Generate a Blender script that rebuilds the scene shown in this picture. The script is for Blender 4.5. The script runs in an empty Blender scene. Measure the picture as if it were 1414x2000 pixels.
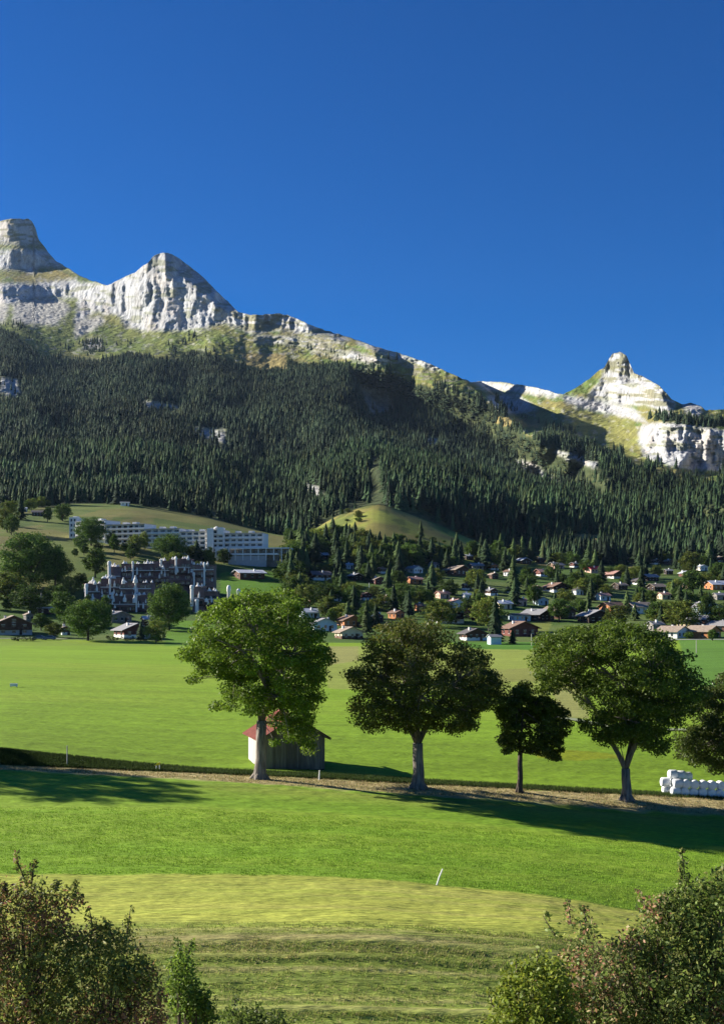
import bpy, math, random
import numpy as np
from mathutils import Vector, Matrix
R = math.radians
F = 2400.0; CX = 707.0; YH = 1200.0          # focal length, centre column and horizon row of the lens, in photo pixels

# ------------------------------------------------------------------ camera, light, exposure
sc = bpy.context.scene
C = sc.collection
cam_d = bpy.data.cameras.new('camera'); cam = bpy.data.objects.new('camera', cam_d); C.objects.link(cam)
cam_d.sensor_fit = 'HORIZONTAL'; cam_d.sensor_width = 36; cam_d.lens = 36*F/1414
cam_d.shift_y = 200/1414.0
cam.location = (0, 0, 0); cam.rotation_euler = (R(90), 0, 0)
cam_d.clip_start = 0.5; cam_d.clip_end = 20000
sc.camera = cam

SUN_EL = R(23); SUN_BACK = R(20)             # sun stands to the left, a little beyond the picture plane
sun_dir = Vector((-math.cos(SUN_BACK)*math.cos(SUN_EL), math.sin(SUN_BACK)*math.cos(SUN_EL), math.sin(SUN_EL)))
w = bpy.data.worlds.new('World'); sc.world = w; w.use_nodes = True
nt = w.node_tree; nt.nodes.clear()
sky = nt.nodes.new('ShaderNodeTexSky'); sky.sky_type = 'NISHITA'; sky.sun_disc = False
sky.sun_elevation = SUN_EL
sky.sun_rotation = math.atan2(sun_dir.x, sun_dir.y)
sky.altitude = 2600; sky.air_density = 1.0; sky.dust_density = 0.1; sky.ozone_density = 4.0
bg = nt.nodes.new('ShaderNodeBackground'); bg.inputs[1].default_value = 0.05
out = nt.nodes.new('ShaderNodeOutputWorld')
hs_ = nt.nodes.new('ShaderNodeHueSaturation'); hs_.inputs['Saturation'].default_value = 1.36; hs_.inputs['Hue'].default_value = .513
nt.links.new(sky.outputs[0], hs_.inputs['Color']); nt.links.new(hs_.outputs[0], bg.inputs[0]); nt.links.new(bg.outputs[0], out.inputs[0])
sl = bpy.data.lights.new('sun', 'SUN'); sl.energy = 5.0; sl.angle = R(0.5); sl.color = (1.0, 0.93, 0.80)
so = bpy.data.objects.new('sun', sl); C.objects.link(so)
so.rotation_euler = sun_dir.to_track_quat('Z', 'Y').to_euler(); so.location = (-300, 100, 300)
sc.view_settings.view_transform = 'Standard'; sc.view_settings.look = 'None'
sc.view_settings.exposure = 1.32; sc.view_settings.gamma = 1; sc.view_settings.use_curve_mapping = False
sc.render.engine = 'CYCLES'
sc.cycles.volume_bounces = 0

# ------------------------------------------------------------------ helpers
rng = np.random.default_rng(7)
random.seed(7)
_tab = np.random.default_rng(3).random((256, 256))
def vn(x, y, seed=0):
    x = np.asarray(x, float) + seed*17.31; y = np.asarray(y, float) + seed*9.77
    xi = np.floor(x).astype(int); yi = np.floor(y).astype(int)
    fx = x-xi; fy = y-yi; fx = fx*fx*(3-2*fx); fy = fy*fy*(3-2*fy)
    a = _tab[yi % 256, xi % 256]; b = _tab[yi % 256, (xi+1) % 256]
    c = _tab[(yi+1) % 256, xi % 256]; d = _tab[(yi+1) % 256, (xi+1) % 256]
    return (a*(1-fx)+b*fx)*(1-fy)+(c*(1-fx)+d*fx)*fy
def fbm(x, y, seed=0, o=4, g=0.5):
    s = 0; a = 1; t = 0
    for i in range(o):
        s = s+a*vn(x*2**i, y*2**i, seed+i*3); t += a; a *= g
    return s/t                                # 0..1
def smooth(a, b, x):
    t = np.clip((x-a)/(b-a), 0, 1); return t*t*(3-2*t)
def inpoly(px, py, poly):
    px = np.asarray(px, float); py = np.asarray(py, float); r = np.zeros(px.shape, bool); n = len(poly)
    for i in range(n):
        x1, y1 = poly[i]; x2, y2 = poly[(i+1) % n]
        if y1 == y2: continue
        c = ((y1 > py) != (y2 > py)) & (px < (x2-x1)*(py-y1)/(y2-y1)+x1)
        r ^= c
    return r
def blur(a, n, times=3):
    for _ in range(times):
        for ax in (0, 1):
            p = np.pad(a, [(n+1, n) if k == ax else (0, 0) for k in (0, 1)], mode='edge')
            c = np.cumsum(p, axis=ax); L = a.shape[ax]
            a = (np.take(c, range(2*n+1, 2*n+1+L), axis=ax)-np.take(c, range(0, L), axis=ax))/(2*n+1)
    return a
def P(px, py, Y): return Vector(((px-CX)/F*Y, Y, (YH-py)/F*Y))

def np_mesh(name, v, f, cols=None, smooth_=False):
    v = np.asarray(v, np.float32); f = np.asarray(f, np.int32); k = f.shape[1]
    me = bpy.data.meshes.new(name)
    me.vertices.add(len(v)); me.vertices.foreach_set('co', v.ravel())
    me.loops.add(f.size); me.loops.foreach_set('vertex_index', f.ravel())
    me.polygons.add(len(f)); me.polygons.foreach_set('loop_start', np.arange(0, f.size, k, dtype=np.int32))
    if smooth_: me.polygons.foreach_set('use_smooth', np.ones(len(f), bool))
    me.update(calc_edges=True)
    if cols is not None:
        a = me.color_attributes.new('Col', 'FLOAT_COLOR', 'POINT')
        c = np.ones((len(v), 4), np.float32); c[:, :3] = cols; a.data.foreach_set('color', c.ravel())
    return me
def tag(o, label=None, cat=None, group=None, kind=None):
    if label: o['label'] = label
    if cat: o['category'] = cat
    if group: o['group'] = group
    if kind: o['kind'] = kind
    return o
def link(name, me, m=None, parent=None, loc=None):
    o = bpy.data.objects.new(name, me); C.objects.link(o)
    if m is not None and me is not None:
        for q in (m if isinstance(m, (list, tuple)) else [m]): me.materials.append(q)
    if parent is not None: o.parent = parent
    if loc is not None: o.location = loc
    return o
def empty(name, loc=(0, 0, 0), rz=0):
    o = bpy.data.objects.new(name, None); C.objects.link(o); o.location = loc; o.rotation_euler = (0, 0, rz)
    o.empty_display_size = 0.2
    return o
def copy_tree(o, parent=None):
    c = o.copy(); C.objects.link(c); c.parent = parent
    for ch in list(o.children): copy_tree(ch, c)
    return c

class MB:
    def __init__(s): s.v = []; s.f = []; s.m = []
    def add(s, vs, fs, m=0):
        b = len(s.v); s.v += [tuple(q) for q in vs]; s.f += [tuple(b+i for i in f) for f in fs]; s.m += [m]*len(fs)
    def box(s, x0, x1, y0, y1, z0, z1, m=0, M=None):
        vs = [(x0,y0,z0),(x1,y0,z0),(x1,y1,z0),(x0,y1,z0),(x0,y0,z1),(x1,y0,z1),(x1,y1,z1),(x0,y1,z1)]
        if M is not None: vs = [M @ Vector(q) for q in vs]
        s.add(vs, [(3,2,1,0),(4,5,6,7),(0,1,5,4),(1,2,6,5),(2,3,7,6),(3,0,4,7)], m)
    def tube(s, pts, rad, n=6, m=0, cap=True):
        pts = [Vector(p) for p in pts]; rings = []; L = len(pts)
        if not hasattr(rad, '__len__'): rad = [rad]*L
        for i, p in enumerate(pts):
            d = (pts[min(i+1, L-1)]-pts[max(i-1, 0)])
            if d.length < 1e-6: d = Vector((0, 0, 1))
            d.normalize()
            a = d.cross(Vector((0.13, 1, 0.07))); 
            if a.length < .05: a = d.cross(Vector((1, 0, 0)))
            a.normalize(); b = d.cross(a)
            rings.append([p+(a*math.cos(t)+b*math.sin(t))*rad[i] for t in [2*math.pi*k/n for k in range(n)]])
        vs = [q for r in rings for q in r]; fs = []
        for i in range(L-1):
            for k in range(n):
                fs.append((i*n+k, i*n+(k+1) % n, (i+1)*n+(k+1) % n, (i+1)*n+k))
        if cap: fs.append(tuple(range(n))[::-1]); fs.append(tuple((L-1)*n+k for k in range(n)))
        s.add(vs, fs, m)
    def lathe(s, prof, n=12, c=(0,0,0), m=0):
        vs = []; fs = []
        for r, z in prof:
            for k in range(n):
                t = 2*math.pi*k/n; vs.append((c[0]+r*math.cos(t), c[1]+r*math.sin(t), c[2]+z))
        for i in range(len(prof)-1):
            for k in range(n): fs.append((i*n+k, i*n+(k+1) % n, (i+1)*n+(k+1) % n, (i+1)*n+k))
        fs.append(tuple(range(n))[::-1]); fs.append(tuple((len(prof)-1)*n+k for k in range(n)))
        s.add(vs, fs, m)
    def mesh(s, name, sm=False):
        me = bpy.data.meshes.new(name); me.from_pydata(s.v, [], s.f)
        me.polygons.foreach_set('material_index', s.m)
        if sm: me.polygons.foreach_set('use_smooth', [True]*len(s.f))
        me.update(); return me
    def build(s, name, m, parent=None, loc=None, sm=False): return link(name, s.mesh(name, sm), m, parent, loc)

# ------------------------------------------------------------------ materials
def new_mat(name):
    m = bpy.data.materials.new(name); m.use_nodes = True; n = m.node_tree; n.nodes.clear()
    o = n.nodes.new('ShaderNodeOutputMaterial'); b = n.nodes.new('ShaderNodeBsdfPrincipled')
    n.links.new(b.outputs[0], o.inputs[0]); b.inputs['Specular IOR Level'].default_value = 0.2
    return m, n, b, o
def mat(name, col, rough=0.8, var=0.25, scale=3.0, spec=0.2, stretch=None, bump=0.0, obj_var=0.0, metal=0):
    m, n, b, o = new_mat(name)
    tc = n.nodes.new('ShaderNodeTexCoord'); mp = n.nodes.new('ShaderNodeMapping')
    n.links.new(tc.outputs['Object'], mp.inputs[0])
    if stretch: mp.inputs['Scale'].default_value = stretch
    ns = n.nodes.new('ShaderNodeTexNoise'); ns.inputs['Scale'].default_value = scale; ns.inputs['Detail'].default_value = 5
    n.links.new(mp.outputs[0], ns.inputs['Vector'])
    mr = n.nodes.new('ShaderNodeMapRange'); mr.inputs[1].default_value = .25; mr.inputs[2].default_value = .75
    mr.inputs[3].default_value = 1-var; mr.inputs[4].default_value = 1+var
    n.links.new(ns.outputs[0], mr.inputs[0])
    last = mr.outputs[0]
    if obj_var:
        oi = n.nodes.new('ShaderNodeObjectInfo'); m2 = n.nodes.new('ShaderNodeMapRange')
        m2.inputs[3].default_value = 1-obj_var; m2.inputs[4].default_value = 1+obj_var
        n.links.new(oi.outputs['Random'], m2.inputs[0])
        mu = n.nodes.new('ShaderNodeMath'); mu.operation = 'MULTIPLY'
        n.links.new(last, mu.inputs[0]); n.links.new(m2.outputs[0], mu.inputs[1]); last = mu.outputs[0]
    vm = n.nodes.new('ShaderNodeVectorMath'); vm.operation = 'SCALE'; vm.inputs[0].default_value = col
    n.links.new(last, vm.inputs['Scale']); n.links.new(vm.outputs[0], b.inputs['Base Color'])
    b.inputs['Roughness'].default_value = rough; b.inputs['Specular IOR Level'].default_value = spec
    b.inputs['Metallic'].default_value = metal
    if bump:
        bp = n.nodes.new('ShaderNodeBump'); bp.inputs['Distance'].default_value = bump; bp.inputs['Strength'].default_value = .8
        n.links.new(ns.outputs[0], bp.inputs['Height']); n.links.new(bp.outputs[0], b.inputs['Normal'])
    return m
def attr_mat(name, layers, bump_scale, bump_dist, rough=0.9, mapping=None, obj=False, transl=0.0, spec=0.1):
    """vertex colour x several noise layers; layers = [(scale, lo, hi, detail)]"""
    m, n, b, o = new_mat(name)
    at = n.nodes.new('ShaderNodeAttribute'); at.attribute_name = 'Col'
    ge = n.nodes.new('ShaderNodeNewGeometry'); mp = n.nodes.new('ShaderNodeMapping')
    n.links.new(ge.outputs['Position'], mp.inputs[0])
    if mapping: mp.inputs['Scale'].default_value = mapping
    cur = at.outputs['Color']
    for (s, lo, hi, det) in layers:
        ns = n.nodes.new('ShaderNodeTexNoise'); ns.inputs['Scale'].default_value = s; ns.inputs['Detail'].default_value = det
        n.links.new(mp.outputs[0], ns.inputs['Vector'])
        mr = n.nodes.new('ShaderNodeMapRange'); mr.inputs[1].default_value = .3; mr.inputs[2].default_value = .7
        mr.inputs[3].default_value = lo; mr.inputs[4].default_value = hi; n.links.new(ns.outputs[0], mr.inputs[0])
        vm = n.nodes.new('ShaderNodeVectorMath'); vm.operation = 'SCALE'
        n.links.new(cur, vm.inputs[0]); n.links.new(mr.outputs[0], vm.inputs['Scale']); cur = vm.outputs[0]
    if obj:
        oi = n.nodes.new('ShaderNodeObjectInfo'); m2 = n.nodes.new('ShaderNodeMapRange')
        m2.inputs[3].default_value = .65; m2.inputs[4].default_value = 1.35
        n.links.new(oi.outputs['Random'], m2.inputs[0])
        vm = n.nodes.new('ShaderNodeVectorMath'); vm.operation = 'SCALE'
        n.links.new(cur, vm.inputs[0]); n.links.new(m2.outputs[0], vm.inputs['Scale']); cur = vm.outputs[0]
    n.links.new(cur, b.inputs['Base Color']); b.inputs['Roughness'].default_value = rough
    b.inputs['Specular IOR Level'].default_value = spec
    if bump_dist:
        nb = n.nodes.new('ShaderNodeTexNoise'); nb.inputs['Scale'].default_value = bump_scale; nb.inputs['Detail'].default_value = 6
        n.links.new(mp.outputs[0], nb.inputs['Vector'])
        bp = n.nodes.new('ShaderNodeBump'); bp.inputs['Distance'].default_value = bump_dist; bp.inputs['Strength'].default_value = 1
        n.links.new(nb.outputs[0], bp.inputs['Height']); n.links.new(bp.outputs[0], b.inputs['Normal'])
    if transl:
        tr = n.nodes.new('ShaderNodeBsdfTranslucent'); n.links.new(cur, tr.inputs[0])
        mx = n.nodes.new('ShaderNodeMixShader'); mx.inputs[0].default_value = transl
        n.links.new(b.outputs[0], mx.inputs[1]); n.links.new(tr.outputs[0], mx.inputs[2]); n.links.new(mx.outputs[0], o.inputs[0])
    return m

M_rock = attr_mat('mountain_ground', [(.012, .85, 1.15, 5), (.07, .72, 1.25, 6), (.35, .75, 1.25, 4)], .06, 9.0, mapping=(1, 1, .45))
M_ground = attr_mat('meadow_grass', [(.05, .9, 1.1, 4), (.5, .88, 1.12, 4), (5, .8, 1.2, 3), (16, .7, 1.3, 2)], 6, 0.10, mapping=(.2, 1, 1))
M_leaf = attr_mat('leaf', [(.6, .85, 1.15, 2)], 1, 0, rough=.55, transl=.45, spec=.3)
M_leafo = attr_mat('village_leaf', [(.3, .8, 1.2, 2)], 1, 0, rough=.7, obj=True, transl=.25)
M_conif = attr_mat('spruce_needles', [(.12, .75, 1.25, 3)], 1, 0, rough=.9, obj=True)
M_grassblade = attr_mat('grass_blade', [(.4, .85, 1.15, 2)], 1, 0, rough=.7, transl=.3)
M_bark = mat('bark', (.19, .165, .14), .9, .7, 3.5, stretch=(2.5, 2.5, .35), bump=.12)
M_bark_dark = mat('dark_bark', (.07, .055, .045), .9, .3, 3, stretch=(2, 2, .5))
M_twig = mat('twig_bark', (.09, .065, .05), .8, .3, 6)

# ------------------------------------------------------------------ near and middle ground
KPX = np.array([-400, 0, 250, 400, 520, 600, 650, 735, 850, 980, 1060, 1200, 1414, 1800], float)
def row(d):
    xs = sorted(d); return np.interp(KPX, xs, [d[x] for x in xs])
LINES = [
 (38,  row({-400:1990, 0:2000, 350:2000, 707:2002, 1060:2012, 1414:2045, 1800:2070})),
 (42,  row({-400:1893, 0:1903, 350:1893, 707:1893, 1060:1915, 1414:1955, 1800:1985})),
 (45,  row({-400:1815, 0:1827, 350:1817, 707:1815, 1060:1838, 1414:1880, 1800:1910})),
 (47,  row({-400:1780, 0:1790, 350:1783, 707:1781, 1060:1803, 1414:1845, 1800:1875})),
 (53,  row({-400:1700, 0:1704, 350:1703, 707:1712, 1060:1745, 1250:1780, 1414:1805, 1800:1840})),
 (62,  row({-400:1640, 0:1642, 350:1642, 707:1652, 1060:1680, 1414:1722, 1800:1760})),
 (75,  row({-400:1572, 0:1572, 350:1574, 707:1594, 1060:1626, 1414:1658, 1800:1680})),
 (85,  row({-400:1505, 0:1507, 350:1524, 707:1551, 1060:1578, 1414:1603, 1800:1620})),
 (90,  row({-400:1490, 0:1497, 350:1510, 520:1518, 707:1527, 1060:1545, 1414:1562, 1800:1575})),
 (92,  row({-400:1452, 0:1466, 350:1502, 707:1519, 1060:1538, 1414:1557, 1800:1572})),
 (97,  row({-400:1438, 0:1452, 350:1489, 707:1507, 1060:1524, 1414:1543, 1800:1555})),
 (110, row({-400:1415, 0:1422, 350:1448, 707:1461, 1060:1474, 1414:1490, 1800:1500})),
 (150, row({-400:1360, 0:1362, 350:1378, 707:1386, 1060:1393, 1414:1400, 1800:1400})),
 (250, row({-400:1293, 0:1297, 350:1303, 707:1308, 1060:1310, 1414:1308, 1800:1305})),
 (420, row({-400:1247, 0:1252, 350:1258, 707:1260, 1060:1258, 1414:1252, 1800:1248})),
 (480, row({-400:1225, 0:1228, 250:1230, 400:1234, 707:1238, 1060:1237, 1414:1233, 1800:1230})),
 (560, row({-400:1160, 0:1172, 250:1185, 400:1185, 707:1200, 1060:1208, 1414:1212, 1800:1212})),
 (640, row({-400:1085, 0:1100, 250:1112, 400:1130, 520:1133, 707:1155, 1060:1168, 1414:1176, 1800:1176})),
 (700, row({-400:1052, 0:1058, 150:1056, 400:1092, 520:1098, 600:1115, 707:1125, 1060:1143, 1414:1155, 1800:1155})),
 (800, row({-400:1015, 0:1022, 250:1038, 400:1055, 520:1068, 600:1078, 735:1078, 900:1100, 1060:1115, 1414:1122, 1800:1120})),
 (950, row({-400:985, 0:985, 250:983, 400:1005, 520:1035, 600:1045, 650:1010, 735:981, 790:1001, 850:1022, 920:1052, 980:1080, 1200:1090, 1414:1082, 1800:1080})),
]
TY = np.array([-80, 0, 20] + [l[0] for l in LINES], float)
TZ = np.array([[-15]*len(KPX), [-13.9]*len(KPX), [-13.2]*len(KPX)] + [list((YH-l[1])/F*l[0]) for l in LINES])
_pf = np.arange(-400, 1801, 12.0)
TZ = np.array([np.interp(_pf, KPX, r) for r in TZ])
for _ in range(3):                                   # soften the knots along x
    TZ[:, 1:-1] = (TZ[:, :-2]+2*TZ[:, 1:-1]+TZ[:, 2:])/4
_yf = np.concatenate([np.arange(-80, 36, 4.0), np.arange(36, 120, .5), np.arange(120, 420, 5.0), np.arange(420, 951, 10.0)])
TF = np.stack([np.interp(_yf, TY, TZ[:, k]) for k in range(TZ.shape[1])], 1)
_t = TF.copy()
for _ in range(4): _t[1:-1] = (_t[:-2]+2*_t[1:-1]+_t[2:])/4
_m = ((_yf > 84) & (_yf < 98))[:, None]; TF = np.where(_m, TF, _t)
def gz(X, Y):
    X = np.asarray(X, float); Y = np.asarray(Y, float)
    px = np.clip(CX+F*X/np.maximum(Y, 15), -400, 1800)
    a = (px+400)/12; i = np.clip(a.astype(int), 0, TF.shape[1]-2); fx = a-i
    j = np.clip(np.searchsorted(_yf, Y)-1, 0, len(_yf)-2); fy = np.clip((Y-_yf[j])/(_yf[j+1]-_yf[j]), 0, 1)
    z = (TF[j, i]*(1-fx)+TF[j, i+1]*fx)*(1-fy)+(TF[j+1, i]*(1-fx)+TF[j+1, i+1]*fx)*fy
    und = (fbm(X*.05, Y*.05, 5, 3)-.5)*.25*smooth(20, 60, Y)+(fbm(X*.012, Y*.012, 8, 3)-.5)*4*smooth(430, 560, Y)*smooth(950, 880, Y)
    return z+und
def G(px, Y):
    X = (px-CX)/F*Y; return Vector((X, Y, float(gz(X, Y))))
_ys = np.concatenate([np.arange(36, 120, .5), np.arange(120, 420, 2.0), np.arange(420, 950, 2.0)])
def loc(px, py):
    """point of the ground seen at this place: nearest one along the line of sight"""
    X = (px-CX)/F*_ys; p = YH-F*gz(X, _ys)/_ys
    k = np.argmax(p <= py) if (p <= py).any() else len(p)-1
    return G(px, float(_ys[k]))

ux = np.concatenate([[-4, -2.5, -1.6, -1.1, -.8, -.62, -.52], np.arange(-.46, .461, .0014), [.52, .62, .8, 1.1, 1.6, 2.5, 4]])
yy = [-80, -50, -25, -8, 4, 12, 20, 26, 31, 34]
y = 36.0
while y < 950:
    yy.append(y); y += .14 if y < 47 else .22 if (83 < y < 94) else max(.28, y*.0045 if y < 420 else y*.004)
yy = np.array(yy+[950.0])
YY, UU = np.meshgrid(yy, ux, indexing='ij')
XX = UU*np.maximum(YY, 20)
ZZ = gz(XX, YY)
def zone_colors(X, Y, Z):
    px = CX+F*X/np.maximum(Y, 20); py = YH-F*Z/np.maximum(Y, 20)
    jx = px+(fbm(X*.6, Y*.3, 40, 3)-.5)*8; jy = py+(fbm(X*.3, Y*.6, 41, 3)-.5)*6*np.clip(60/np.maximum(Y, 20), .3, 1)
    c = np.zeros(X.shape+(3,)); c[:] = (.175, .285, .020)                       # lush meadow
    def put(mask, col): c[mask] = col
    def mix(wt, col):
        wt = np.asarray(wt)[..., None]; c[:] = c*(1-wt)+np.array(col)*wt
    mix(smooth(.45, .75, fbm(X*.018, Y*.05, 11, 4))*.5*(Y > 95), (.215, .29, .03))
    mix(smooth(.5, .7, fbm(X*.05, Y*.25, 12, 4))*.35*(Y > 95), (.135, .205, .018))
    mix(((jy > 1500) & (Y < 90)).astype(float), (.165, .285, .022))              # field below the track
    mix(smooth(.4, .7, fbm(X*.03, Y*.35, 13, 4))*.4*((Y < 86) & (Y > 52)), (.25, .32, .035))
    # light mown band and dry striped ground below its crest
    yj = Y+(fbm(X*.25, Y*.8, 14, 3)-.5)*.9
    band = smooth(53.3, 52.9, yj)
    mix(band, (.34, .36, .065))
    mix(band*smooth(.5, .62, fbm(X*.012+4, Y*2.6, 31, 2))*.5, (.34, .31, .09))
    mix(band*smooth(.42, .68, fbm(X*.06, Y*1.1, 15, 4))*.6, (.27, .31, .05))
    dry = smooth(46.6, 44.8, Y+(fbm(X*.1, Y*.3, 16, 3)-.5)*1.5)
    mix(dry, (.22, .27, .05))
    st = fbm(X*.035+2, Y*1.25, 17, 3)
    st = .5*st+.5*fbm(X*.02+2, Y*2.1, 32, 3)
    mix(dry*smooth(.49, .54, st)*.85, (.37, .32, .13))
    mix(dry*smooth(.46, .41, st)*.8, (.15, .19, .04))
    mix(dry*smooth(46, 44.5, Y)*smooth(42.5, 44, Y)*.2, (.11, .09, .05))  # shade of the steep slope facing the camera, painted as a darker band
    wr = np.sin(2*np.pi*(Y+.25*fbm(X*.06, Y*.4, 33, 3))/1.05)*.5+.5
    mix(dry*smooth(.55, .9, wr)*smooth(.3, .5, fbm(X*.08, Y*.9, 34, 3))*.6, (.36, .33, .12)); mix(dry*smooth(.4, .1, wr)*.5, (.12, .17, .03))
    mix(band*smooth(.45, .8, np.sin(2*np.pi*(Y+.2*fbm(X*.05, Y*.4, 35, 3))/.8))*.35, (.24, .30, .045))
    # dry strip beside the track and the rank grass on the bank
    dj = Y+(fbm(X*.5, Y*1.0, 18, 3)-.5)*1.6
    strip = smooth(85.4, 86.6, dj)*smooth(90.6, 90.0, dj)
    mix(strip, (.46, .38, .19)); mix(strip*smooth(.5, .7, fbm(X*.9, Y*1.6, 19, 3))*.5, (.22, .20, .08))
    mix(smooth(78, 85, dj)*smooth(86, 84, dj)*.35*smooth(280, 480, px), (.22, .20, .06))
    mix(smooth(90.0, 90.5, Y)*smooth(93, 92.2, Y)*smooth(1300, 600, px), (.045, .075, .018))  # long dark grass, with the shade of the bank face painted in
    # fields across the flat
    P1 = [(630,1264),(935,1258),(1060,1262),(1135,1285),(1130,1400),(1060,1398),(930,1345),(830,1350),(640,1345)]
    mix(inpoly(jx, jy, P1)*.85, (.225, .265, .055))
    mix(inpoly(jx, jy, [(940,1310),(1130,1300),(1130,1330),(980,1332)])*.3, (.20, .15, .07))
    mix(inpoly(jx, jy, [(640,1262),(700,1262),(700,1290),(640,1300)])*.5, (.26, .22, .10))
    mix(inpoly(jx, jy, [(1326,1249),(1900,1249),(1900,1348),(1345,1342)])*1., (.095, .195, .03))
    mix(inpoly(jx, jy, [(880,1255),(1060,1250),(1060,1270),(930,1268)])*1., (.07, .17, .02))
    mix(inpoly(jx, jy, [(-400,1246),(350,1256),(350,1262),(-400,1262)])*.5, (.16, .22, .03))
    mix(inpoly(jx, jy, [(1040,1462),(1160,1468),(1240,1480),(1120,1486),(1050,1478)])*.6, (.24, .25, .01))
    mix(inpoly(jx, jy, [(1080,1340),(1150,1340),(1150,1405),(1090,1400)])*.8, (.24, .24, .08))
    # village and hill
    v = smooth(424, 432, Y)
    mix(v, (.065, .115, .024)); mix(v*smooth(.5, .65, fbm(X*.02, Y*.02, 21, 3))*.7, (.11, .145, .04))
    hill = [(-400,960),(120,960),(300,985),(520,1030),(590,1060),(560,1100),(400,1100),(240,1100),(170,1130),(100,1160),(-400,1160)]
    mix(inpoly(jx, jy, hill)*1., (.125, .16, .04)); mix(inpoly(jx, jy, hill)*smooth(.45, .6, fbm(X*.03, Y*.03, 22, 4))*.8, (.075, .12, .028)); mix(inpoly(jx, jy, hill)*smooth(.56, .64, fbm(X*.05, Y*.02, 25, 4))*.7, (.19, .17, .06))
    mix(inpoly(jx, jy, [(-400,1030),(60,1050),(20,1090),(-400,1090)])*.6, (.20, .16, .07))
    mix(inpoly(jx, jy, [(200,995),(300,990),(520,1030),(500,1040),(300,1012),(150,1008)])*.5, (.20, .175, .06))
    mix(inpoly(jx, jy, [(430,1118),(590,1118),(600,1160),(430,1160)]), (.09, .19, .02))
    mix(inpoly(jx, jy, [(330,1210),(420,1215),(420,1262),(320,1262)]), (.10, .2, .02))
    kn = [(585,1060),(600,1040),(650,1005),(735,975),(850,1025),(990,1078),(1040,1100),(1010,1110),(700,1105)]
    mix(inpoly(jx, jy, kn)*1., (.24, .265, .05)); mix(inpoly(jx, jy, kn)*smooth(.5, .6, fbm(X*.03, Y*.02, 23, 4))*.7, (.20, .16, .055)); mix(inpoly(jx, jy, kn)*smooth(.52, .62, fbm(X*.09, Y*.05, 24, 4))*.7, (.08, .11, .03))
    for q in ([(1030,1020),(1075,1040),(1060,1050),(1020,1030)], [(1105,1045),(1165,1045),(1170,1075),(1120,1070)], [(1040,1086),(1110,1090),(1100,1108),(1050,1104)],
              [(1230,1098),(1245,1098),(1262,1125),(1230,1128)], [(1320,1080),(1345,1088),(1350,1120),(1335,1110)]):
        mix(inpoly(jx, jy, q)*1., (.22, .18, .07))
    mix(inpoly(jx, jy, [(1310,1194),(1370,1194),(1365,1212),(1310,1212)]), (.09, .19, .02))
    mix(inpoly(jx, jy, [(995,1210),(1080,1210),(1070,1235),(1040,1240),(1040,1216)]), (.15, .18, .04))
    return c
def grid_faces(nr, nc):
    a = (np.arange(nr-1)[:, None]*nc+np.arange(nc-1)[None, :]).ravel()
    return np.stack([a, a+1, a+nc+1, a+nc], 1)
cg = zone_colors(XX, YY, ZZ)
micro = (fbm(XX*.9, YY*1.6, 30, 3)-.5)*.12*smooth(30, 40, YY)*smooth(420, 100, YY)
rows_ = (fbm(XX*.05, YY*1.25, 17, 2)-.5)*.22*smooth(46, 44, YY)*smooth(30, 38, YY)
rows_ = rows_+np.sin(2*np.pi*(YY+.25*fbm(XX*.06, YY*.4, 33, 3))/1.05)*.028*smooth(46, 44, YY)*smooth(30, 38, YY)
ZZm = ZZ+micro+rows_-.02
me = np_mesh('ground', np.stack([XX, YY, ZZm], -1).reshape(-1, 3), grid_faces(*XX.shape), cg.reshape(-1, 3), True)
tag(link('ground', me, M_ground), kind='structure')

# ------------------------------------------------------------------ mountain
PX = np.arange(-440, 1841, 2.0); PYR = np.arange(380, 1121, 2.0)
GX, GYp = np.meshgrid(PX, PYR)
RIDGE = [(-440,690),(-160,560),(-60,450),(-30,432),(0,430),(25,426),(56,427),(64,433),(68,455),(88,483),(108,508),(150,534),(178,548),(210,556),(235,545),(265,530),(290,511),(297,501),(308,496),(320,492),(334,496),(347,501),(370,519),(400,544),(425,569),(445,589),(465,607),(490,615),(545,612),(570,617),(620,640),(670,655),(700,665),(750,681),(800,695),(850,715),(900,738),(920,745),(960,744),(1010,750),(1060,759),(1085,767),(1098,771),(1120,759),(1150,741),(1165,727),(1180,717),(1188,702),(1196,690),(1210,687),(1223,692),(1230,710),(1238,728),(1262,739),(1285,751),(1300,765),(1312,779),(1335,790),(1350,787),(1368,793),(1378,800),(1414,799),(1840,790)]
FOOT = lambda px: YH-F*gz((px-CX)/F*950, np.full(np.shape(px), 950.0))/950
rx, ry = zip(*RIDGE)
ridge = np.interp(PX, rx, ry)
def M(*polys, b=0):
    r = np.zeros(GX.shape)
    for p in polys: r = np.maximum(r, inpoly(GX, GYp, p))
    return blur(r, b) if b else r
c1a = [(-440,436),(60,425),(72,455),(78,474),(-440,478)]
c1b = [(-440,494),(58,486),(110,492),(128,518),(78,520),(62,533),(30,524),(-440,530)]
c1c = [(-440,566),(70,552),(150,545),(160,560),(155,590),(150,582),(90,578),(20,592),(-440,596)]
c2 = [(155,552),(200,554),(235,542),(290,508),(320,488),(347,498),(400,540),(465,604),(490,620),(495,642),(465,636),(430,632),(390,642),(340,646),(280,645),(245,635),(230,612),(200,614),(190,606),(165,622),(150,628),(148,612),(152,590)]
c3 = [(450,606),(545,608),(570,613),(690,655),(672,668),(600,652),(540,642),(500,652),(460,640)]
c3b = [[(500,658),(560,656),(650,672),(640,680),(560,670),(500,668)], [(590,676),(690,688),(760,706),(740,712),(650,694)], [(700,664),(800,700),(790,704),(700,672)]]
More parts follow.
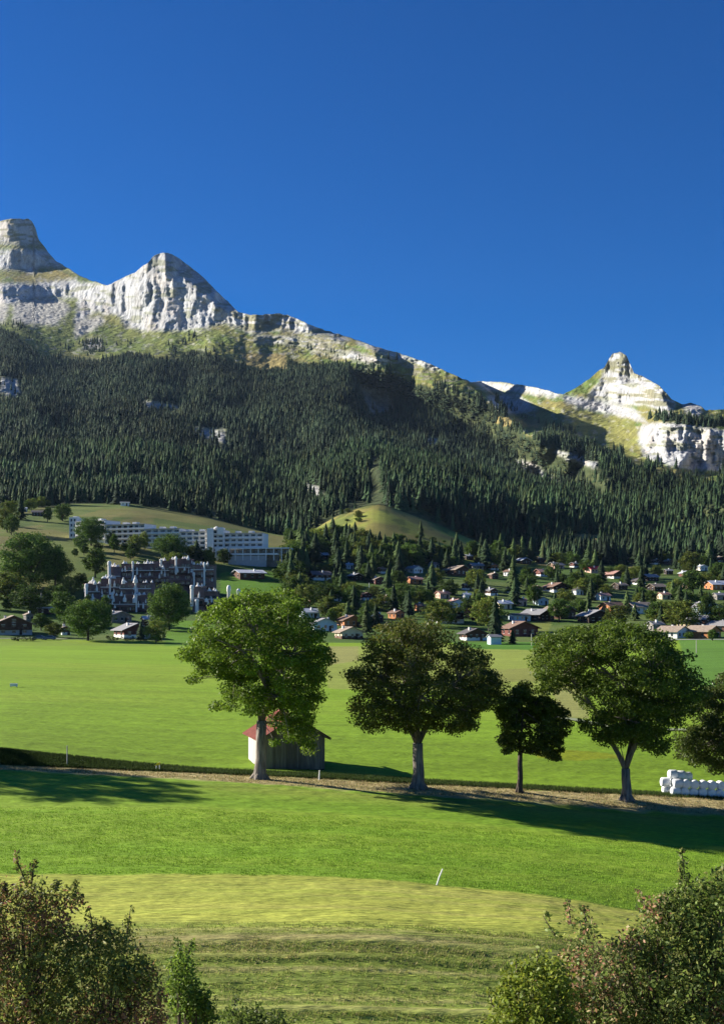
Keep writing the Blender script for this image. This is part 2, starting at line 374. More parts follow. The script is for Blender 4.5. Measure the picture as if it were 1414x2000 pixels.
c4 = [[(745,680),(860,714),(856,724),(760,690)], [(915,741),(1060,757),(1100,770),(1080,776),(1010,764),(950,762)], [(950,774),(1010,770),(1050,800),(1000,808),(965,795)]]
c5 = [(1196,686),(1225,690),(1240,726),(1262,738),(1300,762),(1318,785),(1306,812),(1290,800),(1262,790),(1220,790),(1150,776),(1172,745),(1186,716)]
c5b = [[(1100,772),(1150,780),(1240,800),(1262,826),(1230,815),(1160,800),(1108,786)], [(1330,788),(1370,790),(1366,812),(1345,806)]]
c6 = [(1250,838),(1262,830),(1300,826),(1345,830),(1414,843),(1560,850),(1560,930),(1414,918),(1330,913),(1262,893),(1249,865)]
scree = [[(25,590),(110,580),(140,600),(110,635),(25,632)], [(145,625),(165,622),(200,616),(205,628),(180,645),(145,662)], [(170,662),(200,660),(200,680),(160,684)], [(-100,595),(20,592),(10,630),(-100,630)]]
outc = [[(378,832),(440,838),(442,868),(410,858),(385,850)], [(595,942),(632,950),(628,972),(600,960)], [(1060,872),(1120,886),(1170,905),(1165,916),(1110,900)], [(0,735),(36,740),(40,775),(0,770)],
        [(280,780),(350,792),(345,800),(285,796)], [(545,935),(570,940),(566,952),(545,948)], [(700,752),(760,760),(768,800),(725,812)], [(1000,895),(1040,900),(1105,950),(1090,965),(1030,940)], [(820,850),(860,858),(850,885),(826,880)]]
cliff = M(c1a, c1b, c1c, c2, c3, c5, c6, b=1)
minor = M(*c3b, *c4, *c5b, b=1)
out_m = M(*outc, b=1)
warp = (fbm(GX*.02, GYp*.02, 50, 3)-.5)*20
wgt = 1-.90*blur(cliff, 2)-.45*minor-.55*out_m
wgt += 2.0*M([(-440,534),(60,534),(110,524),(180,550),(150,545),(70,552),(-440,562)], b=2)+.4*M([(-440,594),(20,594),(150,580),(160,640),(-440,640)], b=2)
wgt = wgt*(1+.5*(fbm(GX*.008, GYp*.03, 51, 3)-.5))
foot = FOOT(PX)
inside = (GYp <= foot[None, :]) & (GYp >= ridge[None, :])
wi = np.where(inside, wgt*(.5+.5*smooth(1050, 900, GYp)), 0)
cs = np.cumsum(wi[::-1], 0)[::-1]
def hblur(a, n, times=3):
    for _ in range(times):
        p = np.pad(a, [(0, 0), (n+1, n)], mode='edge'); c = np.cumsum(p, 1); a = (c[:, 2*n+1:]-c[:, :-2*n-1])/(2*n+1)
    return a
S = cs/hblur(cs.max(0, keepdims=True), 55)
Dr = np.interp(PX, [-440, 0, 150, 300, 470, 700, 885, 1100, 1250, 1414, 1840], [4300, 3680, 3400, 3080, 2840, 2560, 2160, 2080, 1980, 1850, 1450])
S0 = S
S = hblur(S, 16)*.85+hblur(S, 4)*.15
Dr = hblur(Dr[None], 6)[0]
D = 950+(Dr[None, :]-950)*S
D = blur(D, 1, 2)
# cliff faces turned to the left, towards the light
D += np.interp(GX, [-20, 170, 310, 455, 500, 1300], [0, 110, 0, -165, -175, 0])*smooth(740, 650, GYp)
# the high pastures and the right peak stand well behind the wooded spur
spur = np.interp(GX, [880, 905, 985, 1030, 1100, 1180, 1240, 1330, 1414, 1840], [690, 736, 806, 846, 850, 892, 912, 938, 955, 1005])
D += np.interp(GX, [905, 1100, 1300, 1840], [1000, 310, 50, 0])*smooth(2, -20, GYp-spur)*smooth(898, 908, GX)
D -= smooth(650, 570, GYp)*smooth(180, 60, GX)*(np.clip(GX, -250, 200)-60)*1.0
D -= M(c5, b=3)*(GX-1230)*.25
# shaded right flanks: depth grows quickly to the right inside these
sh = M([(30,424),(64,424),(72,458),(120,512),(185,552),(120,532),(75,495),(45,480),(38,455)],
       [(322,488),(347,496),(400,540),(466,604),(446,604),(410,588),(400,570),(368,545),(340,525)],
       [(1212,700),(1224,690),(1240,728),(1238,750),(1216,748),(1210,722)], [(1296,762),(1336,790),(1312,800),(1296,782)],
       [(600,630),(690,658),(780,690),(770,694),(690,668),(610,648)], b=1)
off = np.zeros_like(D); acc = np.zeros(D.shape[0])
for i in range(D.shape[1]):
    acc = acc*.955+sh[:, i]*9.0; off[:, i] = acc
D += off
rav = M([(690,738),(760,748),(900,792),(1010,862),(1130,932),(1190,985),(1080,965),(950,935),(820,892),(745,868),(715,820)], b=9)
D += rav*420
rav2 = M([(560,860),(640,880),(725,900),(728,975),(700,985),(640,940),(580,900)], b=7)
D += rav2*110
D += M([(-440,900),(500,950),(600,985),(560,1030),(250,972),(-440,975)], b=6)*70
# large swells, cliff ribs, strata and boulders
fade = smooth(0, 60, foot[None, :]-GYp)
hiq = smooth(690, 760, GYp-(GX*.12))
D += (fbm(GX*.011, GYp*.011, 52, 3)-.5)*260*fade*(.25+.75*hiq)
D += (fbm(GX*.035, GYp*.03, 53, 3)-.5)*80*fade*(.4+.6*hiq)
ribs = fbm(GX*.075+warp*.05, GYp*.016, 54, 4)-.5
ribf = np.abs(fbm(GX*.16+warp*.1, GYp*.035, 55, 3)-.5)
D += blur(cliff, 1, 1)*(ribs*42+ribf*24)
D += (blur(cliff, 1, 1)*.6+minor+out_m)*(fbm(GX*.06, GYp*.3+GX*.03, 56, 3)-.5)*15
D += (M(*scree, b=1)+minor*.7+out_m)*(fbm(GX*.3, GYp*.4, 57, 2)-.5)*26
D += (fbm(GX*.16, GYp*.3, 58, 3)-.5)*10*fade
def bil(A, px, py):
    a = np.clip((px+440)/2, 0, A.shape[1]-1.001); b_ = np.clip((py-380)/2, 0, A.shape[0]-1.001)
    i = a.astype(int); j = b_.astype(int); fx = a-i; fy = b_-j
    return (A[j, i]*(1-fx)+A[j, i+1]*fx)*(1-fy)+(A[j+1, i]*(1-fx)+A[j+1, i+1]*fx)*fy
def mnt(px, py):
    Y = bil(D, px, py); return np.stack([(px-CX)/F*Y, Y, (YH-py)/F*Y], -1)
mx_ = np.arange(-430, 1831, 2.4); NR = 270
rj = np.interp(mx_, rx, ry)+(fbm(mx_*.12, mx_*0, 60, 3)-.5)*5
fj = FOOT(mx_)
tt = (np.arange(NR)/(NR-1))
MPX = np.repeat(mx_[None, :], NR, 0); MPY = fj[None, :]+(rj-fj)[None, :]*tt[:, None]
VV = mnt(MPX, MPY)
VV[0] = np.stack([(mx_-CX)/F*950, np.full(mx_.shape, 950.), gz((mx_-CX)/F*950, np.full(mx_.shape, 950.))], -1)
back = []
top = VV[-1]
for k, (dy, dz) in enumerate([(30, -6), (90, -45), (220, -150), (420, -330), (700, -600)]):
    q = top.copy(); q[:, 1] += dy; q[:, 2] += dz; back.append(q)
skirt = VV[:1].copy(); skirt[0, :, 2] -= 6; skirt[0, :, 1] += 2
VV = np.concatenate([skirt, VV, np.array(back)], 0)
gp = lambda A: bil(A, MPX, MPY)
jx = MPX+(fbm(MPX*.2, MPY*.2, 61, 3)-.5)*9; jy = MPY+(fbm(MPX*.2, MPY*.2, 62, 3)-.5)*7
rock = np.clip(bil(cliff, jx, jy)+bil(minor, jx, jy)*.95+bil(out_m, jx, jy)*.9, 0, 1)
scr = bil(M(*scree, b=1), jx, jy)
col = np.zeros(MPX.shape+(3,)); col[:] = (.15, .155, .045)
def mixm(wt, c_): col[:] = col*(1-wt[..., None])+np.array(c_)*wt[..., None]
mixm(smooth(.48, .66, fbm(MPX*.02, MPY*.05, 63, 4))*.8, (.19, .17, .06))
mixm(smooth(.52, .66, fbm(MPX*.03, MPY*.06, 64, 4)), (.10, .14, .035))
gr = inpoly(jx, jy, [(100,585),(150,575),(170,620),(250,640),(420,640),(470,680),(200,700),(0,650),(0,600),(30,590)]).astype(float)
mixm(gr*.6, (.125, .165, .035))
mixm(inpoly(jx, jy, [(150,545),(60,560),(20,545),(60,530),(110,525)])*.7, (.20, .155, .05))
mixm(inpoly(jx, jy, [(1040,815),(1080,795),(1240,820),(1250,880),(1130,850)])*.7, (.20, .20, .06))
mixm(inpoly(jx, jy, [(470,690),(560,690),(560,715),(490,720)])*.8, (.24, .185, .08))
# scattered stones and limestone pavement on the open slopes
mixm(smooth(.63, .69, fbm(MPX*.11, MPY*.22, 65, 4))*.45, (.34, .33, .31))
mixm(inpoly(jx, jy, [(560,660),(760,690),(900,740),(880,760),(700,710),(560,690)])*smooth(.5, .6, fbm(MPX*.06, MPY*.3, 66, 4))*.8, (.17, .16, .12))
mixm(scr*.9, (.40, .385, .36)); mixm(scr*smooth(.5, .65, fbm(MPX*.3, MPY*.3, 67, 3))*.6, (.23, .225, .21))
mixm(rock, (.385, .39, .395))
mixm(rock*smooth(1080, 1130, MPX), (.335, .34, .35))
streak = fbm(MPX*.14+(fbm(MPX*.03, MPY*.03, 68)-.5)*4, MPY*.03, 69, 4)
mixm(rock*smooth(.5, .7, streak)*.55, (.33, .32, .31))
mixm(rock*smooth(.55, .7, fbm(MPX*.05, MPY*.022, 70, 3))*.5, (.44, .39, .34))
mixm(rock*smooth(.60, .68, fbm(MPX*.03, MPY*.12, 71, 4))*.6, (.15, .16, .07))
mixm(bil(M(c1a, *c3b, c3, c5), jx, jy)*smooth(.48, .6, fbm(MPX*.04, MPY*.22, 72, 4))*.75, (.14, .135, .055))
# forest floor
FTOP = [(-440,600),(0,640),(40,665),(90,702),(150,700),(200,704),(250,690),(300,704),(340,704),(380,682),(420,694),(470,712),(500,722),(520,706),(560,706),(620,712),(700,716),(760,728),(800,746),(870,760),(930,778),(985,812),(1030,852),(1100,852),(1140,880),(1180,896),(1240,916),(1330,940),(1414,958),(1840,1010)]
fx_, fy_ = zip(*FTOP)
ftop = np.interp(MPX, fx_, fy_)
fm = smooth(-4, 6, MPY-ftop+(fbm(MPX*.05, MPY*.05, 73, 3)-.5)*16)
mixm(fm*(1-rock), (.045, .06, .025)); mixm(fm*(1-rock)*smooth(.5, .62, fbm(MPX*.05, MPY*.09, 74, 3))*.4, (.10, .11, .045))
clear_polys = [[(960,812),(1050,820),(1052,834),(975,832)], [(1025,1018),(1070,1030),(1080,1042),(1050,1044)], [(1100,1040),(1170,1045),(1172,1075),(1120,1072)], [(470,698),(562,698),(560,720),(492,724)]]
clr = np.zeros(MPX.shape)
for q in clear_polys: clr = np.maximum(clr, inpoly(jx, jy, q))
mixm(clr, (.22, .18, .07))
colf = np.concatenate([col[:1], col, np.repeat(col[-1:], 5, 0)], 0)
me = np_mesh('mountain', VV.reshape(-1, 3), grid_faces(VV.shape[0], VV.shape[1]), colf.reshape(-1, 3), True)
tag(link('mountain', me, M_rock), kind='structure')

# ------------------------------------------------------------------ conifers
def conifer(seed, tiers, sides, trunk=True):
    r = np.random.default_rng(seed); vs = []; fs = []; cs_ = []
    for t in range(tiers):
        f = t/tiers; zt = 1-.02-f*.9; zb = zt-.9/tiers*(1.5+.5*r.random()); rad = .015+.17*(f+.6/tiers)**.85*(.85+.3*r.random())
        b = len(vs); vs.append(((r.random()-.5)*.01, (r.random()-.5)*.01, min(1, zt+.06))); cs_.append(1.1)
        ph = r.random()*6
        for k in range(sides):
            a = ph+2*math.pi*k/sides; q = rad*(1.15 if k % 2 else .62)*(.75+.5*r.random())
            vs.append((q*math.cos(a), q*math.sin(a), zb+(.0 if k % 2 else .035)+(r.random()-.5)*.02)); cs_.append(.75+.5*r.random())
        for k in range(sides): fs.append((b, b+1+k, b+1+(k+1) % sides))
    if trunk:
        b = len(vs)
        for k in range(3): a = k*2.09; vs += [(.012*math.cos(a), .012*math.sin(a), -.05)]; cs_.append(.4)
        vs.append((0, 0, .3)); cs_.append(.4)
        fs += [(b, b+1, b+3), (b+1, b+2, b+3), (b+2, b, b+3)]
    return np.array(vs), np.array(fs), np.array(cs_)
CB = np.array([.017, .028, .015])
small = [conifer(s, 6, 6) for s in range(6)]
# forest points, even over the real slope
N = 420000
cpx = rng.uniform(-200, 1620, N); cpy = rng.uniform(600, 1092, N)
ft = np.interp(cpx, fx_, fy_)
dY = np.abs(bil(np.gradient(D, 2.0, axis=0), cpx, cpy)); Yc = bil(D, cpx, cpy)
area = (Yc/F)*np.hypot(dY, Yc/F)
dens = 1/25.0
ok = (cpy < FOOT(cpx)-1) & (cpy > np.interp(cpx, rx, ry)+6)
nz = fbm(cpx*.03, cpy*.06, 80, 3)
fmask = (cpy > ft+(fbm(cpx*.05, cpy*.05, 73, 3)-.5)*16)
sparse = (cpy > ft-34) & (nz > .56) & (cpx > -400)
pr = np.where(fmask, 1.0, np.where(sparse, .10, 0.0))
rocky = bil(out_m, cpx, cpy); pr *= np.where(rocky > .3, .12, 1)
pr *= np.where(fmask & (nz > .62), .5, 1)*np.where(fmask & (fbm(cpx*.012, cpy*.02, 87, 3) > .64), .55, 1)
for q in clear_polys: pr[inpoly(cpx, cpy, q)] = 0
pr[inpoly(cpx, cpy, [(724,895),(742,895),(750,990),(722,990)])] = 0
pr[(bil(cliff, cpx, cpy) > .3)] = 0
for q in [[(372,835),(445,840),(450,892),(375,880)], [(590,945),(640,952),(638,1000),(590,985)], [(1055,876),(1175,910),(1168,940),(1055,905)], [(270,782),(355,795),(355,824),(270,815)],
          [(480,852),(560,862),(560,886),(480,876)], [(0,735),(42,742),(48,800),(0,795)], [(700,755),(768,765),(768,830),(705,815)], [(640,1000),(720,960),(724,985),(650,1012)]]: pr[inpoly(cpx, cpy, q)] *= .22
pr[inpoly(cpx, cpy, [(800,752),(870,762),(930,785),(1010,850),(1060,880),(1000,900),(880,850),(800,800)])] = .95
extra = inpoly(cpx, cpy, [(1240,822),(1300,812),(1414,826),(1620,836),(1620,846),(1414,838),(1300,826)]); pr[extra & (nz > .42)] = .9
extra2 = inpoly(cpx, cpy, [(160,668),(200,662),(205,688),(165,688)]); pr[extra2] = .4
pr[inpoly(cpx, cpy, [(860,750),(1000,800),(1100,835),(1040,850),(930,800)]) & (nz > .45)] *= 1.0
samp = 1820*492/N
acc_p = pr*area*samp*dens
keep = ok & (rng.random(N) < acc_p)
tp = mnt(cpx[keep], cpy[keep]); tpx = cpx[keep]
# trees at the foot of the forest, on the ground sheet
M2 = 9000
gx_ = rng.uniform(-200, 1620, M2); gy_ = rng.uniform(820, 949, M2)
gX = (gx_-CX)/F*gy_; gZ = gz(gX, gy_); gpy = YH-F*gZ/gy_
lo = np.interp(gx_, [-200, 0, 180, 260, 400, 520, 590, 600, 980, 1060, 1200, 1414, 1620], [990, 990, 984, 985, 1008, 1040, 1052, 0, 0, 1100, 1104, 1100, 1100])
kk = (gpy < lo) & (rng.random(M2) < .35)
for q in [[(1030,1020),(1075,1040),(1060,1050),(1020,1030)], [(1105,1045),(1165,1045),(1170,1075),(1120,1070)]]: kk &= ~inpoly(gx_, gpy, q)
tp = np.concatenate([tp, np.stack([gX, gy_, gZ], -1)[kk]], 0)
hs = rng.uniform(9.5, 19, len(tp))*(.5+1.0*fbm(tp[:,0]*.016, tp[:,1]*.016, 85, 3))*np.where(rng.random(len(tp)) < .12, .6, 1)*(1-.25*smooth(1900, 2700, tp[:, 1]))
size = hs/tp[:, 1]
ppx = CX+F*tp[:, 0]/tp[:, 1]
inview = (ppx > -10) & (ppx < 1424)
order = np.argsort(-np.where(inview, size, 0))
near300 = order[:130]; rest = order[130:]

vs_all = []; fs_all = []; cs_all = []; base = 0
kinds = rng.integers(0, 6, len(tp))
for k in range(6):
    idx = rest[kinds[rest] == k]; v, f, c_ = small[k]; n = len(idx)
    a = rng.random(n)*6.28; h = hs[idx]; wd = h*rng.uniform(1.0, 1.6, n)
    ca, sa = np.cos(a), np.sin(a)
    x = (v[None, :, 0]*ca[:, None]-v[None, :, 1]*sa[:, None])*wd[:, None]+tp[idx, 0][:, None]
    y_ = (v[None, :, 0]*sa[:, None]+v[None, :, 1]*ca[:, None])*wd[:, None]+tp[idx, 1][:, None]
    z = v[None, :, 2]*h[:, None]+tp[idx, 2][:, None]-.5
    vs_all.append(np.stack([x, y_, z], -1).reshape(-1, 3))
    ff = (f[None]+(np.arange(n)*len(v))[:, None, None]+base).reshape(-1, 3); fs_all.append(ff)
    tint = CB*rng.uniform(.5, 1.6, (n, 1))*(.3+1.35*fbm(tp[idx, 0]*.012, tp[idx, 1]*.008, 86, 3))[:, None]*np.where(tp[idx, 1:2] < 1500, [[1.15, 1.3, 1.0]], [[1, 1, 1]])+np.where(rng.random((n, 1)) < .15, 1, 0)*np.array([.016, .015, .003])
    cs_all.append((tint[:, None, :]*c_[None, :, None]).reshape(-1, 3)); base += n*len(v)
me = np_mesh('spruce_forest', np.concatenate(vs_all), np.concatenate(fs_all), np.concatenate(cs_all))
tag(link('spruce_forest', me, M_conif), 'dense dark spruce forest covering the mountain slope', 'forest', kind='stuff')
FG = 'spruces along the foot of the mountain forest'
med = [conifer(20+s, 11, 8) for s in range(5)]
meds = []
for v, f, c_ in med:
    me = np_mesh('spruce', v, f, CB[None]*c_[:, None]*1.05); me.materials.append(M_conif); meds.append(me)
for n_, i in enumerate(near300):
    o = link('spruce_tree', meds[n_ % 5]); o.location = tp[i]-np.array([0, 0, .4]); h = hs[i]
    o.scale = (h*1.25, h*1.25, h); o.rotation_euler = (0, 0, rng.random()*6.28)
    tag(o, 'dark spruce in the lowest ranks of the mountain forest', 'tree', FG)

# ------------------------------------------------------------------ broadleaf crowns made of leaves
def leaf_cloud(centers, radii, n_per, size, r, flat=.6, up=.5):
    """leaf quads gathered in clumps; centers (k,3)"""
    k = len(centers); n = k*n_per
    c = np.repeat(centers, n_per, 0); rr = np.repeat(radii, n_per)
    d = r.normal(size=(n, 3)); d /= np.linalg.norm(d, axis=1)[:, None]
    q = (r.random(n)**.45)[:, None]*d*rr[:, None]; q[:, 2] *= flat
    p = c+q
    nn = r.normal(size=(n, 3))+np.array([0, 0, up*2])+d*.6; nn /= np.linalg.norm(nn, axis=1)[:, None]
    t = np.cross(nn, r.normal(size=(n, 3))); t /= np.linalg.norm(t, axis=1)[:, None]
    b = np.cross(nn, t); s = (size*r.uniform(.6, 1.25, n))[:, None]
    v = np.stack([p-t*s, p-b*s*.55+nn*s*.1, p+t*s, p+b*s*.55+nn*s*.1], 1)
    f = np.arange(n*4).reshape(n, 4)
    return v.reshape(-1, 3), f, n
def leaf_cols(n, cols, r, clump=None, n_per=1, spread=.3):
    cols = np.array(cols); i = r.integers(0, len(cols), n); c = cols[i]*r.uniform(1-spread, 1+spread, (n, 1))
    if clump is not None: c = c*np.repeat(clump, n_per)[:, None]
    return np.repeat(c, 4, 0)

def poly_dist(px, py, poly):
    d = np.full(np.shape(px), 1e9)
    for i in range(len(poly)):
        x1, y1 = poly[i]; x2, y2 = poly[(i+1) % len(poly)]; L2 = (x2-x1)**2+(y2-y1)**2+1e-9
        t = np.clip(((px-x1)*(x2-x1)+(py-y1)*(y2-y1))/L2, 0, 1)
        d = np.minimum(d, np.hypot(px-x1-t*(x2-x1), py-y1-t*(y2-y1)))
    return d
def bezier(a, b, c, n=7):
    return [a*(1-t)**2+b*2*t*(1-t)+c*t*t for t in [i/(n-1) for i in range(n)]]
def big_tree(bpx, Y, outline, forks, cols, label, seed, leaf=.11, n_per=95, ncl=260, rtr=.42, deep=.54, gap=.0, trunk_mat=None, emin=9, cr=.72):
    r = np.random.default_rng(seed); base = G(bpx, Y)
    root = empty('broadleaf_tree', base); tag(root, label, 'tree')
    s = Y/F; xs = [p[0] for p in outline]; ys_ = [p[1] for p in outline]; W = (max(xs)-min(xs))/2
    pts = []; tries = 0
    while len(pts) < ncl and tries < 60000:
        tries += 1
        qx = r.uniform(min(xs), max(xs)); qy = r.uniform(min(ys_), max(ys_))
        if not inpoly(qx, qy, outline): continue
        e = float(poly_dist(qx, qy, outline))
        if e < emin: continue
        f = min(1, e/(W*.75)); hd = math.sqrt(max(0, 1-(1-f)**2))*W*deep*2
        q = np.array([(qx-CX)*s-base.x, r.uniform(-1, 1)*hd*s, (YH-qy)*s-base.z])
        if fbm(q[0]*.45+seed, q[2]*.45+q[1]*.3, seed, 2) < gap: continue
        if any(np.linalg.norm(q-p) < .50 for p in pts): continue
        pts.append(q)
    pts = np.array(pts)
    rad = r.uniform(.75, 1.2, len(pts))*cr
    # thinner clumps near the outline so the edge stays open
    v, f, n = leaf_cloud(pts, rad, n_per, leaf, r)
    cm = r.uniform(.8, 1.2, len(pts))
    me = np_mesh('crown', v, f, leaf_cols(n, cols, r, cm, n_per))
    link('crown', me, M_leaf, root)
    # trunk, limbs and branches
    mb = MB(); fk = [Vector(((x-CX)*s-base.x, dy, (YH-y_)*s-base.z)) for x, y_, dy in forks]
    top = fk[0]
    prof = [Vector((0, 0, -.3)), Vector((.0, 0, .25)), top*.35+Vector((.06, 0, 0)), top*.7, top]
    mb.tube(prof, [rtr*1.7, rtr*1.12, rtr*.95, rtr*.88, rtr*.85], 12)
    for k in range(6):
        a = k*1.05+r.random()*.4; mb.tube([Vector((0, 0, .7)), Vector((math.cos(a)*rtr*1.1, math.sin(a)*rtr*1.1, .12)), Vector((math.cos(a)*rtr*2.1, math.sin(a)*rtr*2.1, -.2))], [rtr*.5, rtr*.45, rtr*.15], 6)
    link('trunk', mb.mesh('trunk', True), trunk_mat or M_bark, root)
    limbs = []
    km = pts[r.choice(len(pts), 9, replace=False)]
    for _ in range(6):
        lab = np.argmin(((pts[:, None]-km[None])**2).sum(-1), 1)
        km = np.array([pts[lab == k].mean(0) if (lab == k).any() else km[k] for k in range(9)])
    starts = [top]+fk[1:]
    for k in range(9):
        mb = MB(); tgt = Vector(km[k]); st = min(starts[1:] or starts, key=lambda q: (q-tgt).length) if len(starts) > 1 else top
        if st is not top: mid0 = st
        ctrl = st+(tgt-st)*.35+Vector((0, 0, (tgt-st).length*.22))
        path = bezier(st, ctrl, tgt, 8)
        if st is not top: path = [top*.98, (top+st)/2+Vector((0, 0, .1))]+path
        r0 = rtr*.55; mb.tube(path, [r0*(1-.8*i/(len(path)-1)) for i in range(len(path))], 7)
        for p in pts[lab == k][::3]:
            p = Vector(p); a = min(path[:-1], key=lambda q: (q-p).length*r.uniform(.6, 1.5))
            mb.tube(bezier(a, (a+p)/2+Vector((0, 0, .25)), p, 4), [.05, .038, .026, .012], 4, cap=False)
        link('limb', mb.mesh('limb', True), trunk_mat or M_bark, root)
    return root
GREEN1 = [(.14,.22,.02),(.095,.165,.015),(.18,.26,.025),(.115,.19,.016)]
GREEN2 = [(.09,.12,.018),(.105,.11,.024),(.075,.105,.015),(.14,.14,.028)]
GREEN3 = [(.085,.12,.018),(.065,.10,.015),(.105,.135,.02)]
GREEN4 = [(.095,.15,.018),(.07,.115,.014),(.125,.18,.02)]
GREEN5 = [(.05,.08,.013),(.065,.095,.015),(.08,.10,.018)]
T1 = [(350,1268),(346,1250),(376,1225),(388,1200),(412,1185),(425,1168),(470,1155),(520,1140),(565,1148),(592,1160),(602,1195),(628,1215),(640,1258),(662,1275),(658,1300),(640,1322),(634,1350),(640,1372),(622,1380),(612,1400),(616,1425),(622,1450),(612,1480),(598,1488),(588,1460),(560,1450),(536,1472),(528,1440),(512,1408),(490,1402),(470,1410),(455,1395),(432,1392),(408,1392),(410,1370),(436,1358),(440,1335),(425,1320),(398,1318),(392,1342),(372,1338),(370,1300),(356,1290)]
T2 = [(706,1240),(720,1222),(760,1212),(800,1203),(850,1212),(885,1232),(920,1250),(945,1275),(965,1300),(983,1335),(985,1365),(968,1390),(935,1395),(938,1422),(900,1436),(895,1452),(870,1436),(845,1430),(812,1442),(780,1432),(775,1425),(748,1424),(740,1440),(715,1430),(700,1422),(684,1402),(680,1372),(692,1355),(676,1318),(672,1300),(690,1290),(700,1262)]
T3 = [(1008,1345),(1020,1328),(1036,1336),(1042,1358),(1062,1358),(1085,1368),(1102,1378),(1112,1400),(1110,1432),(1098,1455),(1090,1490),(1076,1492),(1060,1478),(1040,1472),(1000,1470),(985,1470),(972,1448),(985,1432),(978,1408),(970,1385),(975,1362),(992,1358)]
T4 = [(1045,1260),(1060,1235),(1085,1222),(1130,1220),(1180,1212),(1225,1208),(1262,1215),(1300,1240),(1320,1262),(1345,1275),(1360,1300),(1372,1335),(1368,1370),(1345,1400),(1320,1412),(1300,1420),(1305,1445),(1290,1482),(1270,1476),(1250,1462),(1215,1458),(1190,1455),(1160,1466),(1150,1445),(1133,1438),(1130,1420),(1140,1398),(1128,1362),(1098,1352),(1088,1375),(1065,1368),(1045,1345),(1040,1310),(1038,1285)]
T5 = [(1372,1340),(1392,1335),(1430,1310),(1480,1290),(1560,1300),(1600,1360),(1590,1440),(1560,1500),(1500,1525),(1450,1525),(1412,1522),(1385,1505),(1362,1515),(1350,1500),(1330,1490),(1300,1488),(1306,1475),(1325,1470),(1318,1440),(1332,1425),(1345,1412),(1362,1372)]
big_tree(507, 88.5, T1, [(511,1408,0),(500,1370,.6),(530,1360,-.8),(520,1330,1.0)], GREEN1, 'largest bright green tree, standing right in front of the wooden shed', 11, n_per=130, ncl=520, gap=.30)
big_tree(816, 88.5, T2, [(816,1452,0),(790,1400,.8),(812,1390,-.9),(846,1400,.3)], GREEN2, 'dark olive round-crowned tree with pale trunk, second from the left in the row', 12, n_per=120, ncl=500, leaf=.10, gap=.34, rtr=.43)
big_tree(1014, 89, T3, [(1016,1470,0),(1012,1420,.4),(1020,1390,-.4)], GREEN3, 'smallest dark tree with thin trunk between two large trees', 13, n_per=130, ncl=190, rtr=.2, gap=.30, cr=.52, emin=4, trunk_mat=M_bark_dark)
big_tree(1223, 88.5, T4, [(1222,1502,0),(1196,1450,.5),(1240,1450,-.5),(1250,1400,.8)], GREEN4, 'big green tree with a trunk forked low in a V, left of the white bales', 14, n_per=130, ncl=560, gap=.31, rtr=.36)
big_tree(1462, 93, T5, [(1466,1490,0),(1440,1450,.5),(1500,1440,-.5)], GREEN5, 'very dark tree cut by the right edge, hanging over the white bales', 15, n_per=130, ncl=520, gap=.22)
T6 = [(x-985, y_-35) for x, y_ in T1]
big_tree(-478, 91.5, T6, [(-475,1380,0),(-485,1330,.6),(-455,1330,-.8)], GREEN1, 'green tree of the row beyond the left edge whose shadow falls across the grass', 16, n_per=130, ncl=480, gap=.12)

# ------------------------------------------------------------------ materials of the buildings
M_white = mat('white_plaster', (.72, .71, .68), .8, .06, 1.0)
M_cream = mat('cream_plaster', (.62, .50, .34), .8, .1, 1.0)
M_orange = mat('orange_wood', (.42, .17, .07), .8, .2, 1.0)
M_redw = mat('red_brown_wood', (.13, .045, .035), .8, .25, 1.0)
M_brownw = mat('brown_wood', (.10, .05, .032), .8, .3, 1.0)
M_darkw = mat('dark_wood', (.04, .026, .022), .8, .3, 1.0)
M_pinkp = mat('pink_plaster', (.60, .38, .30), .8, .1, 1.0)
M_bluep = mat('pale_blue_plaster', (.50, .60, .66), .8, .1, 1.0)
M_greyw = mat('grey_wood', (.22, .20, .18), .85, .3, 1.0)
R_grey = mat('grey_slate_roof', (.24, .235, .24), .6, .25, 1.2, stretch=(1, 6, 1), spec=.4)
R_dark = mat('dark_slate_roof', (.10, .09, .09), .7, .25, 1.2, spec=.3)
R_tan = mat('tan_shingle_roof', (.29, .23, .18), .8, .25, 1.2)
R_pink = mat('faded_tile_roof', (.38, .22, .18), .8, .2, 1.2)
R_red = mat('red_metal_roof', (.50, .04, .05), .5, .1, 1.2)
R_pale = mat('pale_metal_roof', (.50, .53, .58), .45, .15, 1.0, spec=.5)
R_brown = mat('brown_tile_roof', (.19, .12, .09), .8, .25, 1.2)
M_glass = mat('window_glass', (.025, .032, .045), .12, .1, 1.0, spec=.6)
M_trim = mat('white_frame', (.75, .75, .73), .6, .05, 2.0)
M_conc = mat('concrete', (.42, .41, .40), .85, .12, .8)

_ub = MB(); _ub.box(-.5, .5, -.5, .5, 0, 1); UNIT = _ub.mesh('window'); UNIT.materials.append(M_glass)
_uc = MB(); _uc.box(-.5, .5, -.5, .5, 0, 1); UNITF = _uc.mesh('frame'); UNITF.materials.append(M_trim)
def window(parent, x, y, z, w_, h, face, frame=True, shutter=None):
    """face: 'f' front (-y), 'l' left (-x), 'r' right"""
    o = bpy.data.objects.new('window', UNIT); C.objects.link(o); o.parent = parent
    o.location = (x, y, z); d = .10
    o.scale = (w_, d, h) if face == 'f' else (d, w_, h)
    if frame:
        t = .09
        for nm, sx, sz, dx, dz in (('sill', w_+2*t, t, 0, -t), ('lintel', w_+2*t, t, 0, h)):
            q = bpy.data.objects.new(nm, UNITF); C.objects.link(q); q.parent = parent
            q.location = (x+(dx if face == 'f' else 0), y+(dx if face != 'f' else 0), z+dz)
            q.scale = (sx, d+.08, sz) if face == 'f' else (d+.08, sx, sz)
    return o
HOUSES = []
